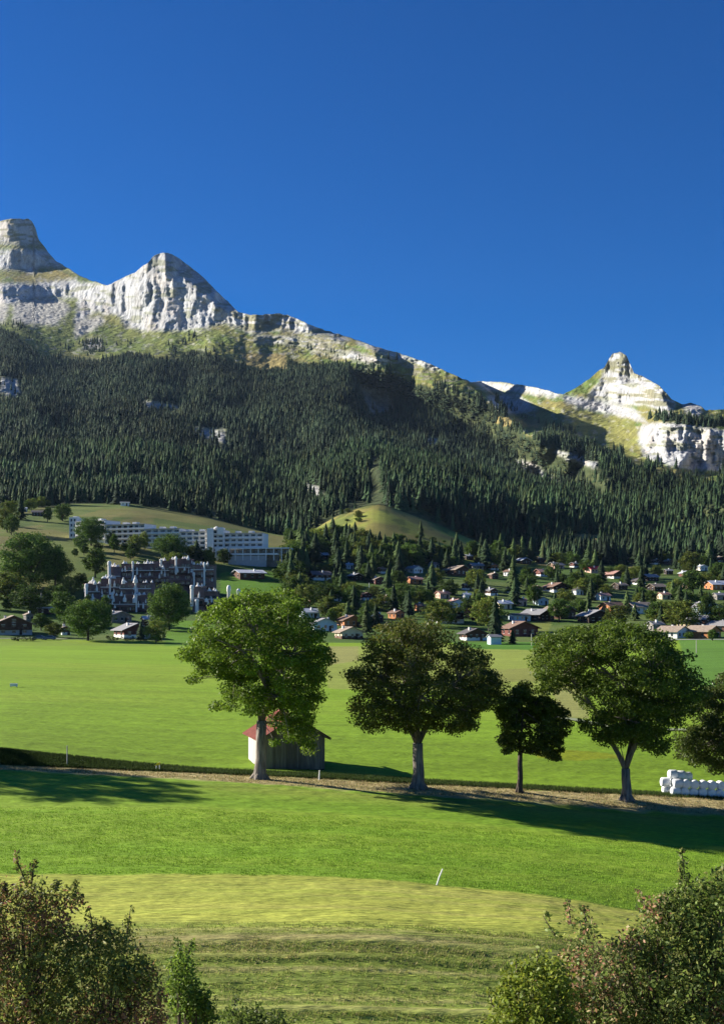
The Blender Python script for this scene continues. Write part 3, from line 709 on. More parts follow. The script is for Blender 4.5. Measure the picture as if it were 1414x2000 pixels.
def chalet(px, pyb, wpx, orient, rot, wall, roof, label, base=None, hf=.30, lf=1.1, pitch=23, chim=True, balcony=True, cap=None, name='chalet', windows=True, cols=None):
    p = loc(px, pyb); Y = p.y; Wd = wpx*Y/F*.90; r = random.Random(int(px*7+pyb))
    rz = R(min(42, abs(rot)+10)); HOUSES.append((px-wpx*.55, px+wpx*.55, pyb-wpx*.62, pyb+2, Y))
    L = Wd*lf; h = max(2.6, Wd*hf*1.08) if Wd < 16 else 5.0
    root = empty(name, (p.x, p.y+L*.3, p.z-.1), rz)
    tag(root, label, 'house' if name != 'hut' else 'hut', 'chalets of the village below the forest' if name == 'chalet' else None)
    # local: gable faces -y for 'f'; for 's' the ridge runs along x
    if orient == 'f': hw, hl = Wd/2, L/2
    else: hw, hl = L*.42, Wd/2
    tp_ = math.tan(R(pitch)); top = h+hw*tp_
    T = (lambda x, y, z: (x, y, z)) if orient == 'f' else (lambda x, y, z: (y, -x, z))
    h0 = h*.42 if base else 0
    def shell(z0, z1, gable, grow=0.0):
        mb = MB(); a = hw+grow; b = hl+grow
        v = [(-a,-b,z0),(a,-b,z0),(a,b,z0),(-a,b,z0),(-a,-b,z1),(a,-b,z1),(a,b,z1),(-a,b,z1)]
        f = [(0,1,5,4),(1,2,6,5),(2,3,7,6),(3,0,4,7)]
        if gable: v += [(0,-b,top),(0,b,top)]; f += [(4,5,8),(6,7,9)]
        mb.add([T(*q) for q in v], f); return mb
    if base:
        shell(-1.5, h0, False, .06).build('ground_storey', base, root); shell(h0, h, True).build('wall', wall, root)
    else: shell(-1.5, h, True).build('wall', wall, root)
    ov = min(1.1, Wd*.1); oe = min(1.3, Wd*.11); th = .22
    rb = MB()
    for s_ in (-1, 1):
        xe = s_*(hw+oe); ze = h-oe*tp_
        v = [T(0,-hl-ov,top+.02), T(0,hl+ov,top+.02), T(xe,hl+ov,ze+.02), T(xe,-hl-ov,ze+.02), T(0,-hl-ov,top+th), T(0,hl+ov,top+th), T(xe,hl+ov,ze+th), T(xe,-hl-ov,ze+th)]
        rb.add(v, [(0,1,2,3),(4,7,6,5),(0,3,7,4),(1,5,6,2),(2,6,7,3)])
    ro = rb.build('roof', roof, root)
    if chim:
        cx = hw*.4*r.choice((-1, 1)); cy = r.uniform(-.3, .4)*hl; x_, y_, z_ = T(cx, cy, top-abs(cx)*tp_)
        k = MB(); k.box(x_-.38, x_+.38, y_-.38, y_+.38, z_-.5, z_+1.2); ch = k.build('chimney', cap or M_white, root)
        k = MB(); k.box(x_-.48, x_+.48, y_-.48, y_+.48, z_+1.2, z_+1.36); k.build('chimney_cap', R_dark, root)
    if windows:
        # walls seen from the valley: gable/front and the left side
        fx0, fy0 = (hw, -hl) if orient == 'f' else (hl, -hw)
        nfl = 2 if h > 3.6 else 1; ww = min(1.3, Wd*.1); wh = min(1.3, h/nfl*.45)
        for fl in range(nfl):
            zz = (fl+.32)*h/nfl; n = 3 if Wd > 7 else 2
            for k_ in range(n): window(root, (-fx0+(k_+.7)*2*fx0/(n+.4)), fy0-.03-(.06 if (base and fl == 0) else 0), zz, ww, wh, 'f')
            for k_ in range(2): window(root, -fx0-.03-(.06 if (base and fl == 0) else 0), fy0*(.5-k_), zz, ww, wh, 'l')
        if orient == 'f' and h > 3.6: window(root, 0, -hl-.03, h+.25, ww*1.1, min(1.2, hw*tp_*.45), 'f')
        k = MB(); k.box(fx0*.3, fx0*.3+.95, fy0-.14, fy0-.075, 0, 2.0); k.build('door', M_darkw if wall is not M_darkw else M_brownw, root)
    if balcony and h > 3.6:
        fy0 = -hl if orient == 'f' else -hw; fx0 = hw if orient == 'f' else hl
        k = MB(); zb = h*.48; k.box(-fx0*.9, fx0*.9, fy0-1.1, fy0-.16, zb, zb+.14); k.box(-fx0*.9, fx0*.9, fy0-1.14, fy0-1.06, zb+.14, zb+.95)
        k.build('balcony', wall if wall not in (M_white, M_cream) else M_brownw, root)
    return root
def CH(*a, **k): return chalet(*a, **k)
# front row at the edge of the meadow
CH(18, 1240, 76, 'f', 10, M_brownw, R_tan, 'wide brown chalet at the left edge behind the meadow', base=M_conc)
CH(255, 1247, 60, 'f', -20, M_redw, R_grey, 'red-brown chalet with grey roof and white ground floor below the white towers', base=M_white)
CH(228, 1216, 44, 'f', -22, M_greyw, R_grey, 'grey house just above the red-brown chalet, below the dark apartment block')
CH(291, 1222, 30, 's', 12, M_brownw, R_pale, 'low house with pale roof between the red-brown chalet and the big conifer', balcony=False)
CH(87, 1200, 34, 's', 5, M_darkw, R_pale, 'small house with nearly flat white roof among trees at left', pitch=6, balcony=False, chim=False)
CH(127, 1241, 17, 'f', 10, M_brownw, R_tan, 'tiny brown and white house behind the two blue cars', base=M_white, balcony=False)
CH(54, 1214, 16, 'f', -25, M_greyw, R_tan, 'small half-hidden tan house right of the wide brown chalet', balcony=False)
CH(632, 1232, 50, 'f', 0, M_bluep, R_grey, 'pale blue-white gabled house with grey roof, right beside the largest tree', base=M_white)
CH(604, 1208, 36, 's', 10, M_bluep, R_pale, 'house with pale hipped roof right above the pale blue-white gabled house')
CH(683, 1224, 44, 'f', 12, M_orange, R_brown, 'brown-roofed chalet with orange-brown wood between two grey gabled houses')
CH(681, 1248, 48, 'f', 8, M_cream, R_tan, 'low tan-roofed chalet nearest the meadow, left of the dark olive tree', hf=.24, base=M_brownw)
CH(873, 1217, 58, 'f', 4, M_darkw, R_brown, 'big dark gabled chalet on a white base behind the dark olive tree', base=M_white)
CH(925, 1251, 46, 'f', -4, M_brownw, R_dark, 'dark chalet with tall white chimney above the right side of the olive tree', base=M_white)
CH(1017, 1243, 60, 'f', 3, M_redw, R_brown, 'wide dark red gabled chalet standing alone on the lawn at the meadow edge')
CH(1052, 1213, 48, 'f', -32, M_darkw, R_grey, 'dark chalet with grey roof, left one of a touching pair')
CH(1093, 1208, 50, 'f', -30, M_brownw, R_tan, 'dark chalet with tan roof, right one of a touching pair')
CH(1163, 1217, 52, 'f', -5, M_darkw, R_grey, 'dark grey-roofed gable peeping over the crown of the big forked tree')
CH(1281, 1232, 28, 's', 14, M_greyw, R_grey, 'small grey-roofed house directly right of the big forked tree crown', balcony=False)
CH(1318, 1247, 48, 'f', -34, M_white, R_tan, 'cream-walled house at the meadow edge with its lit white side to the left')
CH(1345, 1227, 36, 'f', -32, M_cream, R_grey, 'grey-roofed house behind the cream-walled one at the meadow edge')
CH(1374, 1222, 36, 'f', -30, M_brownw, R_grey, 'grey-roofed brown house upper right of the cream-walled one')
CH(1378, 1247, 50, 'f', -32, M_orange, R_tan, 'orange-walled house with tan roof at the right end of the meadow edge')
CH(1414, 1234, 42, 'f', -28, M_brownw, R_grey, 'brown house cut off by the right edge above the meadow')
# second rows
CH(652, 1174, 27, 'f', -12, M_pinkp, R_brown, 'small pinkish house among dark trees above the pale hipped roof', base=M_white)
CH(714, 1172, 20, 'f', -15, M_redw, R_brown, 'tiny red and white chalet with a pole beside it', base=M_white, balcony=False)
CH(774, 1209, 24, 'f', -28, M_orange, R_brown, 'small bright orange house above the crown of the dark olive tree', balcony=False)
CH(823, 1194, 24, 's', -8, M_orange, R_brown, 'low brown-roofed house between dark trees left of the big dark gabled chalet', balcony=False)
CH(889, 1186, 26, 'f', -20, M_white, R_pink, 'white house with white chimney above the big dark gabled chalet')
CH(865, 1169, 24, 's', 14, M_pinkp, R_pink, 'pinkish roofed house up the slope from the white chimney house')
CH(912, 1172, 16, 's', 8, M_white, R_pale, 'tiny white house left of the pointed light green conifers', balcony=False)
CH(983, 1190, 30, 's', 10, M_cream, R_pale, 'cream house with bright pale blue roof right of the dark purple tree')
CH(1018, 1183, 20, 's', 8, M_pinkp, R_pink, 'small pink-roofed house right of the pale blue roof', balcony=False)
CH(1057, 1182, 24, 'f', -10, M_bluep, R_grey, 'blue-white house in shade above the touching pair of chalets')
CH(1016, 1213, 38, 's', 4, M_bluep, R_dark, 'long low blue-grey shed behind the wide dark red chalet', hf=.16, pitch=10, chim=False, balcony=False, name='shed')
CH(1200, 1198, 44, 's', 16, M_orange, R_brown, 'long house with orange lit end and brown roof above the forked tree')
CH(1250, 1198, 46, 's', 12, M_white, R_tan, 'white-walled house with wide pale roof right of the orange-ended house')
CH(1378, 1199, 48, 'f', -12, M_bluep, R_grey, 'blue-white chalet above a green lawn at the right')
CH(1298, 1171, 22, 's', 10, M_cream, R_pink, 'low cream house with pinkish roof above the wide pale roof')
CH(1178, 1173, 26, 's', 14, M_bluep, R_pink, 'house with reddish-grey roof and blue-white walls in the middle of the slope')
CH(1128, 1162, 18, 'f', -12, M_white, R_dark, 'small white and dark gabled house with a round white spot on its front')
CH(1087, 1157, 38, 'f', -15, M_darkw, R_brown, 'wide dark chalet on a white base below the reddish-roofed ones', base=M_white)
# upper rows
CH(625, 1134, 38, 's', 6, M_brownw, R_dark, 'dark brown chalet in thick trees right of the hotel terrace', base=M_white)
CH(625, 1092, 28, 's', 6, M_darkw, R_pale, 'blue-grey roof showing between the trees below the grassy knoll', balcony=False)
CH(808, 1119, 27, 'f', -32, M_white, R_grey, 'bright white-ended house with grey roof at the foot of the grassy knoll')
CH(811, 1141, 26, 's', 12, M_orange, R_pink, 'vivid orange house just below the white-ended one')
CH(893, 1124, 40, 'f', -25, M_brownw, R_tan, 'brown chalet with slanting tan roof in the trees right of the knoll')
CH(930, 1113, 26, 's', 8, M_greyw, R_grey, 'grey roof among trees right of the slanting tan roof')
CH(915, 1094, 14, 's', 8, M_darkw, R_pale, 'tiny hut with pale roof highest in the trees right of the knoll', balcony=False)
CH(996, 1126, 18, 'f', -30, M_white, R_brown, 'tall narrow white lit wall beside a dark spruce', hf=.55, balcony=False)
CH(1022, 1102, 24, 'f', -18, M_darkw, R_pale, 'dark chalet with whitish roof near the forest edge')
CH(1062, 1126, 30, 's', 14, M_redw, R_pink, 'long reddish-pink roofed house near the forest edge', base=M_white)
CH(1087, 1111, 26, 's', 18, M_pinkp, R_grey, 'grey-roofed house touching the corner of the tan clearing')
CH(1160, 1119, 27, 's', 12, M_pinkp, R_red, 'house with bright red roof under the forest edge')
CH(1199, 1130, 30, 'f', -25, M_brownw, R_pink, 'chalet with pinkish roof and white lit base right of the red roof', base=M_white)
CH(1247, 1142, 22, 'f', -15, M_darkw, R_dark, 'small dark and white house below the strip of sunlit grass', base=M_white)
CH(1271, 1135, 28, 's', 12, M_darkw, R_grey, 'dark house with grey roof right below the strip of sunlit grass')
CH(1212, 1152, 24, 's', 16, M_darkw, R_tan, 'dark house with thin tan roof in the trees, centre right')
CH(1284, 1155, 30, 's', 14, M_darkw, R_tan, 'dark house with tan roof above the low cream house')
CH(1347, 1150, 20, 'f', -10, M_pinkp, R_dark, 'small dark-roofed house with thin antenna at the right')
CH(1402, 1152, 38, 's', 6, M_orange, R_pale, 'long orange house with blue-grey roof by the right edge')
CH(1406, 1172, 22, 's', 6, M_greyw, R_grey, 'grey house below the long orange one by the right edge')
CH(484, 1131, 56, 's', -14, M_brownw, R_pale, 'brown farmhouse with pale roof on the slope under the white terrace', pitch=14, hf=.22, chim=True)
CH(46, 1000, 12, 's', 0, M_white, R_pale, 'tiny white hut in the trees at upper left', balcony=False, name='hut', chim=False)
CH(72, 1008, 22, 's', 0, M_darkw, R_dark, 'small dark barn beside the tiny white hut at upper left', balcony=False, name='hut', chim=False)
CH(243, 988, 18, 's', 0, M_white, R_pale, 'small white hut on the meadow directly above the long hotel', balcony=False, name='hut', pitch=8, chim=False)
CH(966, 1259, 24, 's', 4, M_bluep, R_grey, 'low blue-grey garden shed at the meadow edge below the conifers', hf=.2, balcony=False, chim=False, name='shed', windows=False)

rf = random.Random(21); nf_ = 0; tf = 0
while nf_ < 34 and tf < 3000:
    tf += 1; px = rf.uniform(600, 1412); pyb = rf.uniform(1096, 1225)
    if pyb < 1110 and px < 1030: continue
    wq = rf.uniform(15, 24)*(.6+.4*(pyb-1090)/110+.2)
    if any(px+wq > x0-3 and px-wq < x1+3 and pyb > y0-6 and pyb-wq < y1+8 for (x0, x1, y0, y1, Yh) in HOUSES): continue
    q_ = CH(px, pyb, wq, rf.choice('ffs'), rf.uniform(-25, 25), rf.choice([M_brownw, M_darkw, M_redw, M_white, M_orange, M_brownw]), rf.choice([R_grey, R_tan, R_brown, R_pink, R_pale]), 'little chalet half hidden by trees on the village slope', balcony=False, base=rf.choice([None, M_white]))
    q_['group'] = 'little chalets half hidden on the village slope'; nf_ += 1

# ------------------------------------------------------------------ long white hotel
hotel = empty('hotel', loc(330, 1078)); tag(hotel, 'long white curved hotel with rows of balconies on the hillside', 'hotel')
HO = hotel.location.copy()
def hp(px, py, Y): return P(px, py, Y)-HO
segs = [  # px0, Y0, top0, bottom0, px1, Y1, top1, bottom1, storeys
 (150, 735, 1016, 1052, 207, 722, 1021, 1058, 4), (207, 722, 1021, 1058, 284, 712, 1029, 1068, 4), (284, 712, 1031, 1068, 352, 706, 1036, 1074, 4),
 (352, 706, 1037, 1074, 402, 702, 1041, 1078, 4), (402, 700, 1036, 1080, 437, 698, 1036, 1080, 5), (437, 701, 1042, 1080, 514, 697, 1042, 1080, 4)]
wcount = 0
for si, (a0, Y0, t0, b0, a1, Y1, t1, b1, ns) in enumerate(segs):
    A = P(a0, b0, Y0)-HO; B = P(a1, b1, Y1)-HO; At = P(a0, t0, Y0)-HO; Bt = P(a1, t1, Y1)-HO
    d = Vector((B.x-A.x, B.y-A.y, 0)); L = d.length; d.normalize(); nrm = Vector((-d.y, d.x, 0))   # points away from the camera
    ang = math.atan2(d.y, d.x); z0 = (A.z+B.z)/2; zt = (At.z+Bt.z)/2; hh = (zt-z0)/ns
    Mx = Matrix.Translation(Vector((A.x, A.y, z0))) @ Matrix.Rotation(ang, 4, 'Z')
    mb = MB(); mb.box(0, L, 0, 12, -5, zt-z0, 0, Mx); wg = mb.build('wing', M_white, hotel)
    n = max(3, round(L/4.1)); st = L/n
    for k in range(ns):                                  # balcony parapets and slabs
        mb = MB(); mb.box(0, L, -1.3, -1.18, k*hh, k*hh+.95, 0, Mx); mb.box(0, L, -1.18, -.003, k*hh, k*hh+.18, 0, Mx); mb.build('balcony', M_white, hotel)
    mb = MB()
    for q in range(n+1): mb.box(q*st-.12, q*st+.12, -1.15, -.004, .2, zt-z0-.1, 0, Mx)
    mb.build('dividing_walls', M_white, hotel)
    mb = MB(); mb.box(-.2, L-.01, -1.4, 12.2, zt-z0+.003, zt-z0+.3, 0, Mx); mb.build('roof', M_conc, hotel)
    for k in range(ns):
        for q in range(n):
            o = bpy.data.objects.new('window', UNIT); C.objects.link(o); o.parent = hotel
            pt = Mx @ Vector(((q+.5)*st, -.06, k*hh+.45)); o.location = pt; o.rotation_euler = (0, 0, ang); o.scale = (st*.62, .1, hh*.66); wcount += 1
    for q in range(1, 3):                                # roof huts
        mb = MB(); x_ = L*q/3+random.uniform(-2, 2); mb.box(x_, x_+2.6, 3, 7, zt-z0+.31, zt-z0+1.7, 0, Mx); mb.build('roof_housing', M_white, hotel)
mb = MB(); A = P(137, 1051, 737)-HO; Mx = Matrix.Translation(A) @ Matrix.Rotation(R(-8), 4, 'Z')
mb.box(0, 4.8, -1.4, 13, -4, 12.4, 0, Mx); mb.box(1.0, 3.6, 2, 6, 12.403, 13.2, 0, Mx); mb.build('end_tower', M_white, hotel)
for k in range(4):
    mb = MB(); mb.box(.8, 2.0, -1.46, -1.38, .8+k*3, 2.4+k*3, 0, Mx); mb.box(2.8, 4.0, -1.46, -1.38, .8+k*3, 2.4+k*3, 0, Mx); mb.build('window', M_glass, hotel)
# central stair tower with cap
mb = MB(); A = P(405, 1080, 696)-HO; Mx = Matrix.Translation(A)
mb.box(0, 3.5, -1.6, 5, 0, 13.8, 0, Mx); mb.box(5.5, 8.8, 0.4, 6, 10.5, 14.6, 0, Mx); mb.lathe([(1.5, 13.8), (1.5, 14.4), (.3, 15.2)], 10, (A.x+5, A.y+2, A.z)); mb.build('stair_tower', M_white, hotel)
# terrace wing on columns
terr = empty('terrace_wing', P(420, 1085, 688)); tag(terr, 'white terrace building on slim columns at the right end of the hotel', 'building'); TO = terr.location.copy()
A = P(447, 1090, 688)-TO; B = P(568, 1097, 684)-TO; L = B.x-A.x
Mx = Matrix.Translation(A) @ Matrix.Rotation(math.atan2(B.y-A.y, L), 4, 'Z')
def tb(nm, m_, *bx):
    mb = MB()
    for b_ in bx: mb.box(*b_, 0, Mx)
    return mb.build(nm, m_, terr)
tb('roof_slab', M_white, (0, L, -2, 9, 5.0, 5.6)); tb('floor_slab', M_white, (0, L*.8, -1.8, 9, 1.6, 2.5)); tb('back_wall', M_greyw, (0, L*.78, 3.2, 8.8, -5, 1.597), (0, L*.995, 3.2, 8.8, 2.503, 4.997))
nC = 9
for k in range(nC):
    x_ = L*k/(nC-1)-(.3 if k else -.3); tb('column', M_white, (x_-.22, x_+.22, -1.9, -1.5, -5.0 if k > 6 else -1.5, 1.597 if k < 7 else 4.997)); 
    if k < 7: tb('column', M_white, (x_-.22, x_+.22, -1.9, -1.5, 2.503, 4.997))
    if k < nC-1: tb('window', M_glass, (x_+.6, x_+L/(nC-1)-.6, 3.08, 3.19, 2.9, 4.5))
tb('retaining_wall', M_conc, (0, L*.62, -1.2, -.9, -5, 1.2))
t2 = MB(); A2 = P(420, 1088, 692)-TO; t2.box(A2.x, A2.x+6.5, A2.y, A2.y+6, A2.z-2, A2.z+5.2); t2.build('pavilion', M_white, terr)
t3 = MB(); t3.box(A2.x+1, A2.x+5.5, A2.y-.12, A2.y-.01, A2.z+1, A2.z+3.4); t3.build('window', M_glass, terr)

# ------------------------------------------------------------------ dark apartment blocks with white chimney towers
M_brick = mat('dark_brown_cladding', (.13, .085, .09), .85, .3, .8)
M_brick2 = mat('violet_brown_cladding', (.17, .12, .125), .85, .3, .8)
def block(name_label, parts, chims, caps, Y):
    o0 = P(parts[0][0], parts[0][3], Y); root = empty('apartment_block', o0); tag(root, name_label, 'apartment block', 'dark apartment blocks below the hotel')
    s = Y/F
    for i, (x0, x1, t, b, dy) in enumerate(parts):
        a = P(x0, b, Y)-o0; c_ = P(x1, t, Y)-o0
        mb = MB(); mb.box(a.x, c_.x, dy, dy+9+i*.13, a.z-6, c_.z); mb.build('wall', M_brick if i % 2 else M_brick2, root)
        mb = MB(); mb.box(a.x-.3, c_.x+.3, dy-.4, dy+9.4+i*.13, c_.z+.003, c_.z+.28); mb.build('roof', R_pink if i % 3 == 0 else R_dark, root)
        n = max(2, int((c_.x-a.x)/2.4)); st = (c_.x-a.x)/n; nf = max(1, int((c_.z-a.z)/2.8))
        for f_ in range(nf):
            z = a.z+f_*2.8
            mb = MB(); mb.box(a.x, c_.x, dy-1.05, dy-.97, z, z+.85); mb.box(a.x, c_.x, dy-.97, dy-.003, z, z+.14); mb.build('balcony', M_brick2 if f_ % 2 else M_darkw, root)
            for q in range(n):
                if (q*7+f_*3+i) % 5 == 0: continue
                o = bpy.data.objects.new('window', UNIT); C.objects.link(o); o.parent = root
                o.location = (a.x+(q+.5)*st, dy-.05, z+.95); o.scale = (st*.6, .1, 1.3)
                if (q*5+f_*2+i) % 4 == 0:
                    o = bpy.data.objects.new('balcony_screen', UNITF); C.objects.link(o); o.parent = root
                    o.location = (a.x+(q+.02)*st, dy-.55, z+.15); o.scale = (.12, .95, 1.9)
        if i < 9:
            mb = MB(); mb.box(a.x, c_.x, dy-1.12, dy-1.055, a.z+2.8*max(0, nf-1)+.6, a.z+2.8*max(0, nf-1)+.85); mb.build('parapet_rail', M_trim, root)
    rc = random.Random(int(Y)); chims = list(chims); caps = list(caps)
    for i, (x0, x1, t, b, dy) in enumerate(parts):
        for _ in range(max(3, int((x1-x0)/7))): caps.append((rc.uniform(x0+2, x1-2), t+rc.uniform(0, 2), rc.uniform(5, 10), rc.uniform(.45, .95), dy+rc.uniform(-.3, 5)))
        for _ in range(max(2, int((x1-x0)/9))): xx = rc.uniform(x0+2, x1-2); caps.append((xx, t+rc.uniform(12, 34), rc.uniform(6, 13), rc.uniform(.3, .5), dy-1.3))
    for (x, t, b, dy, r_) in chims:
        q = P(x, b, Y)-o0; h = (b-t)*s
        mb = MB(); mb.lathe([(r_, -1), (r_, h*.8), (r_*1.25, h*.82), (r_*1.25, h*.95), (r_*.5, h)], 10, (q.x, dy, q.z)); mb.build('chimney_tower', M_white, root)
    for (x, b, hpx, r_, dy) in caps:
        q = P(x, b, Y)-o0; h = hpx*s
        mb = MB(); mb.lathe([(r_, 0), (r_, h*.45), (r_*.45, h*.7), (r_*.35, h)], 8, (q.x, dy, q.z)); mb.build('chimney', M_white, root)
block('dark brown stepped apartment block with white chimney towers, upper one behind', [(213, 236, 1108, 1140, 0), (236, 300, 1102, 1140, 1.5), (300, 330, 1096, 1140, 3), (330, 372, 1092, 1145, 2), (372, 418, 1104, 1150, .5)],
      [(215, 1096, 1140, -1.6, .75), (260, 1096, 1130, -.6, .45), (344, 1088, 1118, -.2, .5), (400, 1098, 1140, -1.6, .45), (313, 1092, 1104, 2, .6), (380, 1118, 1150, -1.5, .4)],
      [(222, 1108, 8, .9, 2), (229, 1108, 6, .8, 3), (286, 1102, 10, .6, 3), (296, 1102, 6, .9, 4), (318, 1112, 9, .7, 1), (371, 1100, 8, .7, 4), (378, 1104, 7, .7, 2), (392, 1104, 7, .8, 2), (405, 1106, 9, .7, 1), (347, 1118, 8, .6, -.5), (355, 1092, 6, .6, 5), (338, 1092, 6, .7, 6)], 590)
block('dark brown stepped apartment block with white chimney towers, lower left one', [(165, 196, 1141, 1184, 0), (196, 234, 1131, 1187, 1.2), (234, 296, 1139, 1190, .6), (205, 290, 1163, 1196, -3.0)],
      [(216, 1130, 1184, -1.6, .42), (266, 1126, 1162, -1.4, .42), (270, 1160, 1192, -4.3, .4), (170, 1140, 1176, -1.1, .7)],
      [(181, 1141, 14, .9, 1), (186, 1142, 8, .8, -.5), (169, 1150, 8, .9, -.6), (201, 1131, 6, 1.1, 2), (242, 1141, 13, .8, -1), (266, 1139, 15, .9, -1.7), (183, 1176, 16, .9, -2), (222, 1170, 9, .7, -3.5), (247, 1176, 14, .8, -4), (267, 1178, 17, .9, -4.8), (205, 1166, 5, 1.2, -3), (288, 1178, 8, .3, -4.2), (215, 1172, 10, .7, -4)], 545)
block('small dark brown apartment block with two thick white towers beside the big conifer', [(376, 398, 1147, 1184, 0), (398, 424, 1156, 1186, .6)],
      [(376, 1143, 1180, -1.6, .75), (386, 1170, 1196, -2.4, .8)], [(386, 1150, 12, .9, 1), (393, 1150, 8, .9, 2), (408, 1158, 8, 1.2, 2), (421, 1158, 8, .7, 2), (404, 1176, 8, .8, -1.5)], 540)
for px_, lab_ in ((447, 'left of two white chimneys peeping over the largest tree'), (466, 'right and lower of two white chimneys peeping over the largest tree')):
    q = G(px_, 520); mb = MB(); zt = P(0, 1143 if px_ == 447 else 1150, 520).z-q.z
    mb.lathe([(.7, -1), (.7, zt*.8), (.9, zt*.82), (.9, zt*.94), (.4, zt)], 10); o = mb.build('chimney_tower', M_white, None, q, True); tag(o, lab_, 'chimney')

# ------------------------------------------------------------------ village trees
def small_tree(seed, ncl, wd, n_per, cols, size=.028):
    r = np.random.default_rng(seed); pts = []
    while len(pts) < ncl:
        q = r.normal(size=3); q /= np.linalg.norm(q); q *= r.random()**.4
        q = np.array([q[0]*wd, q[1]*wd, .53+q[2]*.43]); q[0:2] *= 1.0-.35*abs(q[2]-.5)
        if fbm(q[0]*4+seed, q[2]*4+q[1]*3, seed, 2) < .25: continue
        pts.append(q)
    pts = np.array(pts)
    v, f, n = leaf_cloud(pts, r.uniform(.07, .13, ncl), n_per, size, r, .8, .4)
    me = np_mesh('crown', v, f, leaf_cols(n, cols, r, r.uniform(.75, 1.25, ncl), n_per)); me.materials.append(M_leafo)
    tb_ = MB(); tb_.tube([(0,0,-.05),(0,0,.18),(.01,0,.45)], [.03,.022,.012], 6)
    for k in range(5):
        a = k*1.26+seed; tb_.tube([(0,0,.2+.03*k),(math.cos(a)*wd*.4,math.sin(a)*wd*.4,.45+.04*k),(math.cos(a)*wd*.7,math.sin(a)*wd*.7,.6+.04*k)], [.013,.009,.004], 4)
    mt = tb_.mesh('trunk'); mt.materials.append(M_bark_dark)
    return me, mt
GV = [(.07,.125,.022),(.05,.095,.018),(.095,.15,.025)]
GY_ = [(.13,.17,.03),(.10,.15,.025),(.16,.17,.03)]
DEC = [small_tree(40+i, 95, [.36, .42, .30, .45, .38][i], 44, [GV, GV, GV, GY_, GY_][i]) for i in range(5)]
DPUR = small_tree(60, 60, .5, 46, [(.04,.022,.03),(.03,.018,.024)])
DYEL = small_tree(61, 48, .4, 46, [(.20,.16,.02),(.15,.14,.02)])
BIGD = [small_tree(70+i, 230, .46, 70, GV, .018) for i in range(3)]
CON = []
for s_ in range(6):
    v, f, c_ = conifer(90+s_, 16, 12, False); v = v.copy()
    tint = np.array([[.032, .055, .02], [.024, .042, .018], [.055, .085, .026]][s_ % 3])
    me = np_mesh('crown', v, f, tint[None]*c_[:, None]); me.materials.append(M_conif)
    tb_ = MB(); tb_.tube([(0,0,-.05),(0,0,.5)], [.016,.01], 6); mt = tb_.mesh('trunk'); mt.materials.append(M_bark_dark); CON.append((me, mt))
def plant(kind, protos, px, pyb, pyt, wpx, label, group=None, Y=None, stout=1.0, r=random):
    p = G(px, Y) if Y else loc(px, pyb)
    zt = (YH-pyt)/F*p.y; h = max(1.0, zt-p.z)
    root = empty(kind, p-Vector((0, 0, .15)), r.uniform(0, 6.28)); me, mt = r.choice(protos)
    tag(root, label, 'tree' if h > 3.2 else 'bush', group)
    wsc = (wpx*p.y/F)/(.31 if kind == 'spruce_tree' else .80)
    for nm, m_ in (('crown', me), ('trunk', mt)):
        o = bpy.data.objects.new(nm, m_); C.objects.link(o); o.parent = root; o.scale = (wsc, wsc, h)
    return root
B_ = 'broadleaf_tree'; S_ = 'spruce_tree'
